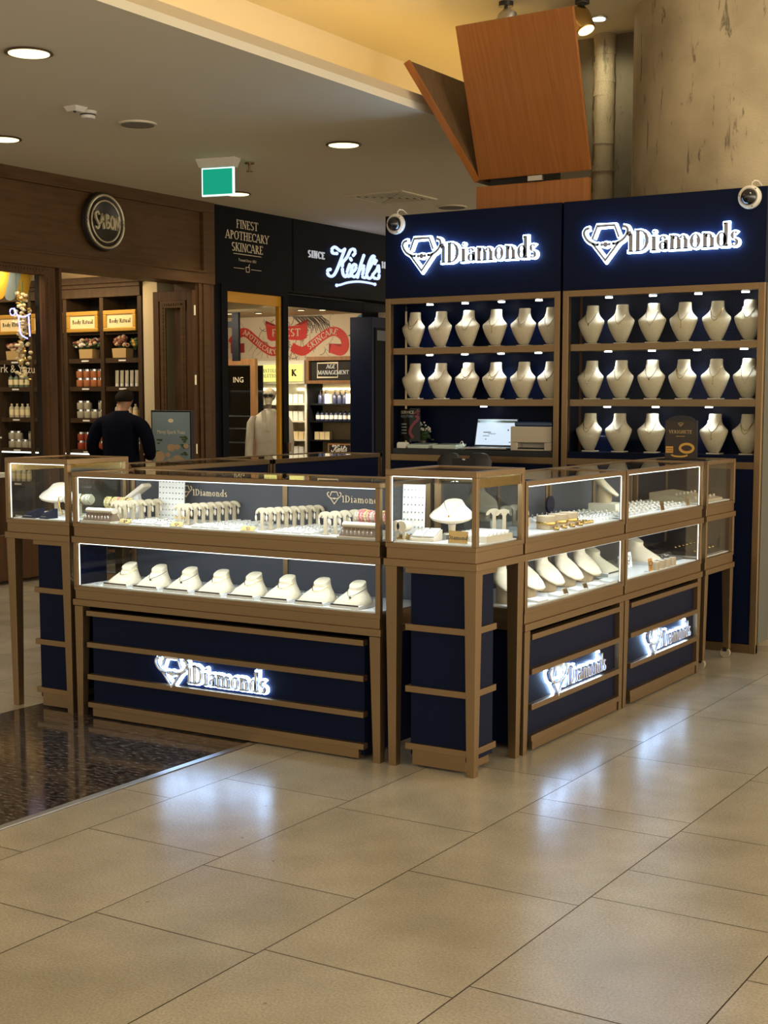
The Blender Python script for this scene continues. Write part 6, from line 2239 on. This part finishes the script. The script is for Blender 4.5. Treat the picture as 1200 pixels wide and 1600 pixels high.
# unlit castered counter: sparse trays
for (z, lab, mm) in ((DK2, 'dark tray with pearl studs in the unlit castered counter upper tier', 'ivory'), (DK1, 'dark tray with gold rings in the unlit castered counter lower tier', 'gold')):
    t = thing('ring_tray', lab, 'ring tray', (-.22, 3.10, z))
    MB().hexa([(-.16, -.20, 0), (.16, -.20, 0), (.16, .20, 0), (-.16, .20, 0)], [(-.16, -.20, .05), (.16, -.20, .012), (.16, .20, .012), (-.16, .20, .05)]).build('tray', M['tan'] if mm == 'ivory' else M['navy'], t)
    mb = MB()
    for k in range(6):
        for j in range(2):
            x = .12 - .12 * j
            mb.ell((x, -.17 + .065 * k, .022 + .017 * j + .004), .008, .008, .009, 8, 6)
    mb.build('rings', M[mm], t, smooth=True)

# --- framed ring advert on the castered counter
t = thing('advert_box', 'dark brown advert box with gold wedding rings picture standing on the castered counter', 'advert', (-.300, 3.20, Z_TOP2), .05)
MB().box(-.098, .098, 0, .035, 0, .232).build('box_body', M['black'], t)
MB().box(-.095, .095, -.002, 0, .004, .229).build('printed_face', pbr('advert_brown', (.035, .024, .018), .5), t)
mb = MB(Matrix.Translation((0, .012, .232)) @ frame_x((0, 0, 0), (1, 0, 0), (0, 0, 1)))
mb.prism(arc(0, 0, .085, .03, 0, 180, 16), .004)
mb.build('top_flap', M['black'], t)
X = frame_x((0, -.0025, 0), (1, 0, 0), (0, 0, 1))
wd = text_width('VERIGHETE', .020, .04)
mb = MB(X)
letters(mb, 'VERIGHETE', .020, .0006, T=.13, t=.08, x0=-wd / 2, y0=.152, track=.04)
stroke(mb, [(-.028, .134), (.028, .134)], .0012, .0006)
gem(mb, .024, 0, .207, .0006)
mb.build('lettering', M['gold'], t)
mb = MB(X)
stroke(mb, arc(.040, .062, .042, .026, 0, 354, 24), .0075, .0008, True)
stroke(mb, arc(-.005, .022, .05, .012, 180, 360, 12), .005, .0007)
mb.prism([(-.092, .032), (-.045, .032), (-.045, .072), (-.092, .072)], .0007)
mb.build('ring_picture', M['gilt'], t)
mb = MB(X)
stroke(mb, [(-.09, .045), (-.047, .045)], .002, .001)
stroke(mb, [(-.09, .058), (-.047, .058)], .002, .001)
stroke(mb, arc(.040, .062, .030, .017, 200, 340, 10), .002, .001)
mb.build('picture_shade', M['maroon'], t)

# --- things on the desk shelf of the laptop cabinet
t = thing('laptop', 'open silver laptop with a bright screen on the cabinet desk', 'laptop', (-1.855, 3.66, DK))
MB().box(-.165, .165, -.105, .045, .004, .018).build('keyboard_base', M['alu'], t, bevel=.003)
mb = MB()
for r_ in range(4):
    for c_ in range(11):
        mb.box(-.145 + .0265 * c_, -.123 + .0265 * c_, -.055 + .022 * r_, -.037 + .022 * r_, .018, .0195)
mb.build('keys', M['black'], t)
X = Matrix.Translation((0, .045, .018)) @ Matrix.Rotation(math.radians(-14), 4, 'X')
MB(X).box(-.165, .165, 0, .006, 0, .205).build('lid', M['black'], t, bevel=.003)
MB(X).box(-.155, .155, -.0015, 0, .012, .196).build('screen', M['screen'], t)
mb = MB(X)
mb.box(-.155, .155, -.0022, -.0015, .172, .190)
mb.build('window_bar', M['teal'], t)
mb = MB(X)
for (a, b, c, d) in ((-.10, -.04, .10, .106), (-.06, .0, .09, .094), (.09, .10, .115, .125), (-.08, -.07, .05, .056), (.11, .125, .03, .036), (-.10, -.05, .075, .079)):
    mb.box(a, b, -.0022, -.0015, c, d)
mb.build('screen_marks', M['ink'], t)
t = thing('printer', 'beige-grey desktop printer with a blue-black lid beside the laptop', 'printer', (-1.505, 3.66, DK))
mb = MB()
mb.box(-.155, .155, -.09, .095, .055, .165).box(-.155, -.10, -.09, .095, 0, .055).box(.10, .155, -.09, .095, 0, .055).box(-.10, .10, -.02, .095, 0, .055).box(-.10, .10, -.09, -.02, 0, .010)
mb.build('printer_body', M['printer'], t, bevel=.005)
MB().box(-.13, .155, -.085, .09, .165, .198).build('scanner_lid', M['bluelid'], t, bevel=.01)
MB().box(-.10, .10, -.088, -.018, .012, .020).build('paper_tray', M['black'], t)
for (x, w_, lab, inner) in ((-2.405, .175, 'mint-rimmed open jewel tray, the one beside the flowers', 'posterblue'), (-2.185, .20, 'mint-rimmed open jewel tray, the one beside the laptop', 'teal')):
    t = thing('jewel_tray', lab, 'tray', (x, 3.63, DK))
    h = w_ / 2
    MB().hexa([(-h * .95, -.06, 0), (h * .95, -.06, 0), (h * .95, .075, 0), (-h * .95, .075, 0)], [(-h, -.065, .026), (h, -.065, .026), (h, .09, .034), (-h, .09, .034)]).build('tray_body', M['mint'], t, bevel=.004)
    MB().hexa([(-h * .8, -.035, .02), (h * .8, -.035, .02), (h * .8, .07, .02), (-h * .8, .07, .02)], [(-h * .82, -.038, .0305), (h * .82, -.038, .0305), (h * .82, .075, .0365), (-h * .82, .075, .0365)]).build('inlay', M[inner], t)
t = thing('cable', 'thin pale cable looped between the jewel tray and the laptop', 'cable', (-2.05, 3.62, DK))
MB().tube(smooth2([(-.05, .02, .03), (-.02, .0, .055), (.0, -.01, .03), (.01, -.03, .006), (.03, -.04, .005)], 6), .003, 6).build('wire', M['plastic'], t)
t = thing('card_box', 'small white box of cards at the outer end of the cabinet desk', 'box', (-2.545, 3.60, DK))
MB().box(-.035, .035, -.03, .03, 0, .036).build('box_body', M['paper'], t, bevel=.002)
MB().box(-.03, .03, -.025, .025, .036, .042).build('card_stack', M['paper'], t)
# service poster in a clear stand
t = thing('service_poster', 'dark service poster in a clear stand behind the white flowers', 'poster', (-2.52, 3.655, DK + .002), .0)
MB().box(-.085, .085, 0, .003, .05, .28).build('poster_sheet', M['charcoal'], t)
MB().box(-.09, .09, -.003, -.001, .045, .285).build('clear_cover', M['glass'], t)
MB().box(-.09, .09, -.03, .03, 0, .006).build('foot', M['black'], t)
MB().box(-.01, .01, .0, .01, .005, .06).build('upright', M['black'], t)
X = frame_x((0, -.0008, 0), (1, 0, 0), (0, 0, 1))
small_text('SERVICE', .030, X @ Matrix.Translation((-.075, .245, 0)), M['palegold'], 'heading', t, 'LEFT')
small_text('BIJUTERII', .026, X @ Matrix.Translation((-.075, .218, 0)), M['teal'], 'heading', t, 'LEFT')
mb = MB(X)
for k in range(4):
    mb.prism([(-.07, .10 + .022 * k), (-.028, .10 + .022 * k), (-.028, .107 + .022 * k), (-.07, .107 + .022 * k)], .0003)
mb.build('text_lines', M['teal'], t)
mb = MB(X)
stroke(mb, smooth2([(.075, .27), (.045, .24), (.07, .21), (.02, .16), (.0, .11), (.03, .07)], 5), .011, .0003)
stroke(mb, [(.03, .235), (.075, .245)], .006, .0003)
mb.build('jewel_picture', M['maroon'], t)
rnd = random.Random(21)
t = thing('flower_arrangement', 'small arrangement of white blossoms in a dark pot on the cabinet desk', 'flowers', (-2.435, 3.70, DK))
MB().lathe((0, 0, 0), [(.028, 0), (.036, .05), (.034, .055)], 18).build('pot', M['black'], t, smooth=True)
st, pe, lf = MB(), MB(), MB()
for i in range(26):
    a, r = rnd.random() * 6.28, .065 * math.sqrt(rnd.random())
    h = .10 + .11 * rnd.random() * (1 - r / .1)
    p = (r * math.cos(a), r * math.sin(a) * .6, h)
    st.tube([(0, 0, .05), (p[0] * .5, p[1] * .5, h * .6), p], .0013, 4)
    pe.ell(p, .008, .008, .006, 7, 5)
    lf.ell((p[0] * .7 + .01, p[1] * .7, h * .62), .012, .006, .005, 6, 4)
st.tube([(0, 0, .06), (.05, -.01, .075), (.085, -.01, .06)], .0015, 4)
lf.ell((.085, -.01, .06), .014, .006, .005, 6, 4)
st.build('stems', M['leaf'], t)
pe.build('blossoms', M['petal'], t)
lf.build('leaves', M['leaf'], t)

# --- bar stool inside the kiosk, only its back rises above the counters
t = thing('bar_stool', 'black bar stool whose curved backrest shows above the corner case', 'stool', (-1.80, 3.05, 0), math.radians(12))
MB().cyl((0, 0, 0), .19, .015, 28).build('base_disc', M['alu'], t)
MB().cyl((0, 0, .015), .025, .70, 16).build('column', M['alu'], t)
MB().loft([((0, 0, .71), (.17, 0, 0), (0, .17, 0)), ((0, 0, .74), (.20, 0, 0), (0, .20, 0)), ((0, 0, .79), (.19, 0, 0), (0, .19, 0))], 24).build('seat', M['black'], t, smooth=True)
mb = MB()
for s in (-1, 1):
    mb.loft([((s * .10, .17, .95), (.075, 0, 0), (0, .02, 0)), ((s * .105, .19, 1.10), (.085, 0, 0), (0, .022, 0)), ((s * .108, .20, 1.19), (.085, 0, 0), (0, .022, 0)), ((s * .105, .20, 1.232), (.06, 0, 0), (0, .016, 0)), ((s * .10, .20, 1.242), (.03, 0, 0), (0, .008, 0))], 18)
mb.box(-.08, .08, .175, .20, .98, 1.205)
mb.build('backrest', M['black'], t, smooth=True)
MB().box(-.03, .03, .15, .175, .75, 1.0).build('back_bracket', M['alu'], t)
MB().ell((0, .172, 1.195), .014, .006, .008, 10, 6).build('badge', M['silver'], t)
# cable coil beside the pedestal of the corner case, inside the kiosk
t = thing('cable', 'black cable hanging in a loose coil behind the corner case pedestal', 'cable', (-.53, .487, .62))
MB().tube(smooth2([(.02, .0, .10), (-.03, .0, .05), (-.02, .0, -.02), (.03, .0, -.03), (.04, .0, .03), (.0, .0, .06), (-.035, .0, .01), (.0, .0, -.04), (.04, .0, .0), (.05, .01, -.2), (.03, .0, -.61)], 6), .004, 6).build('wire', M['black'], t)
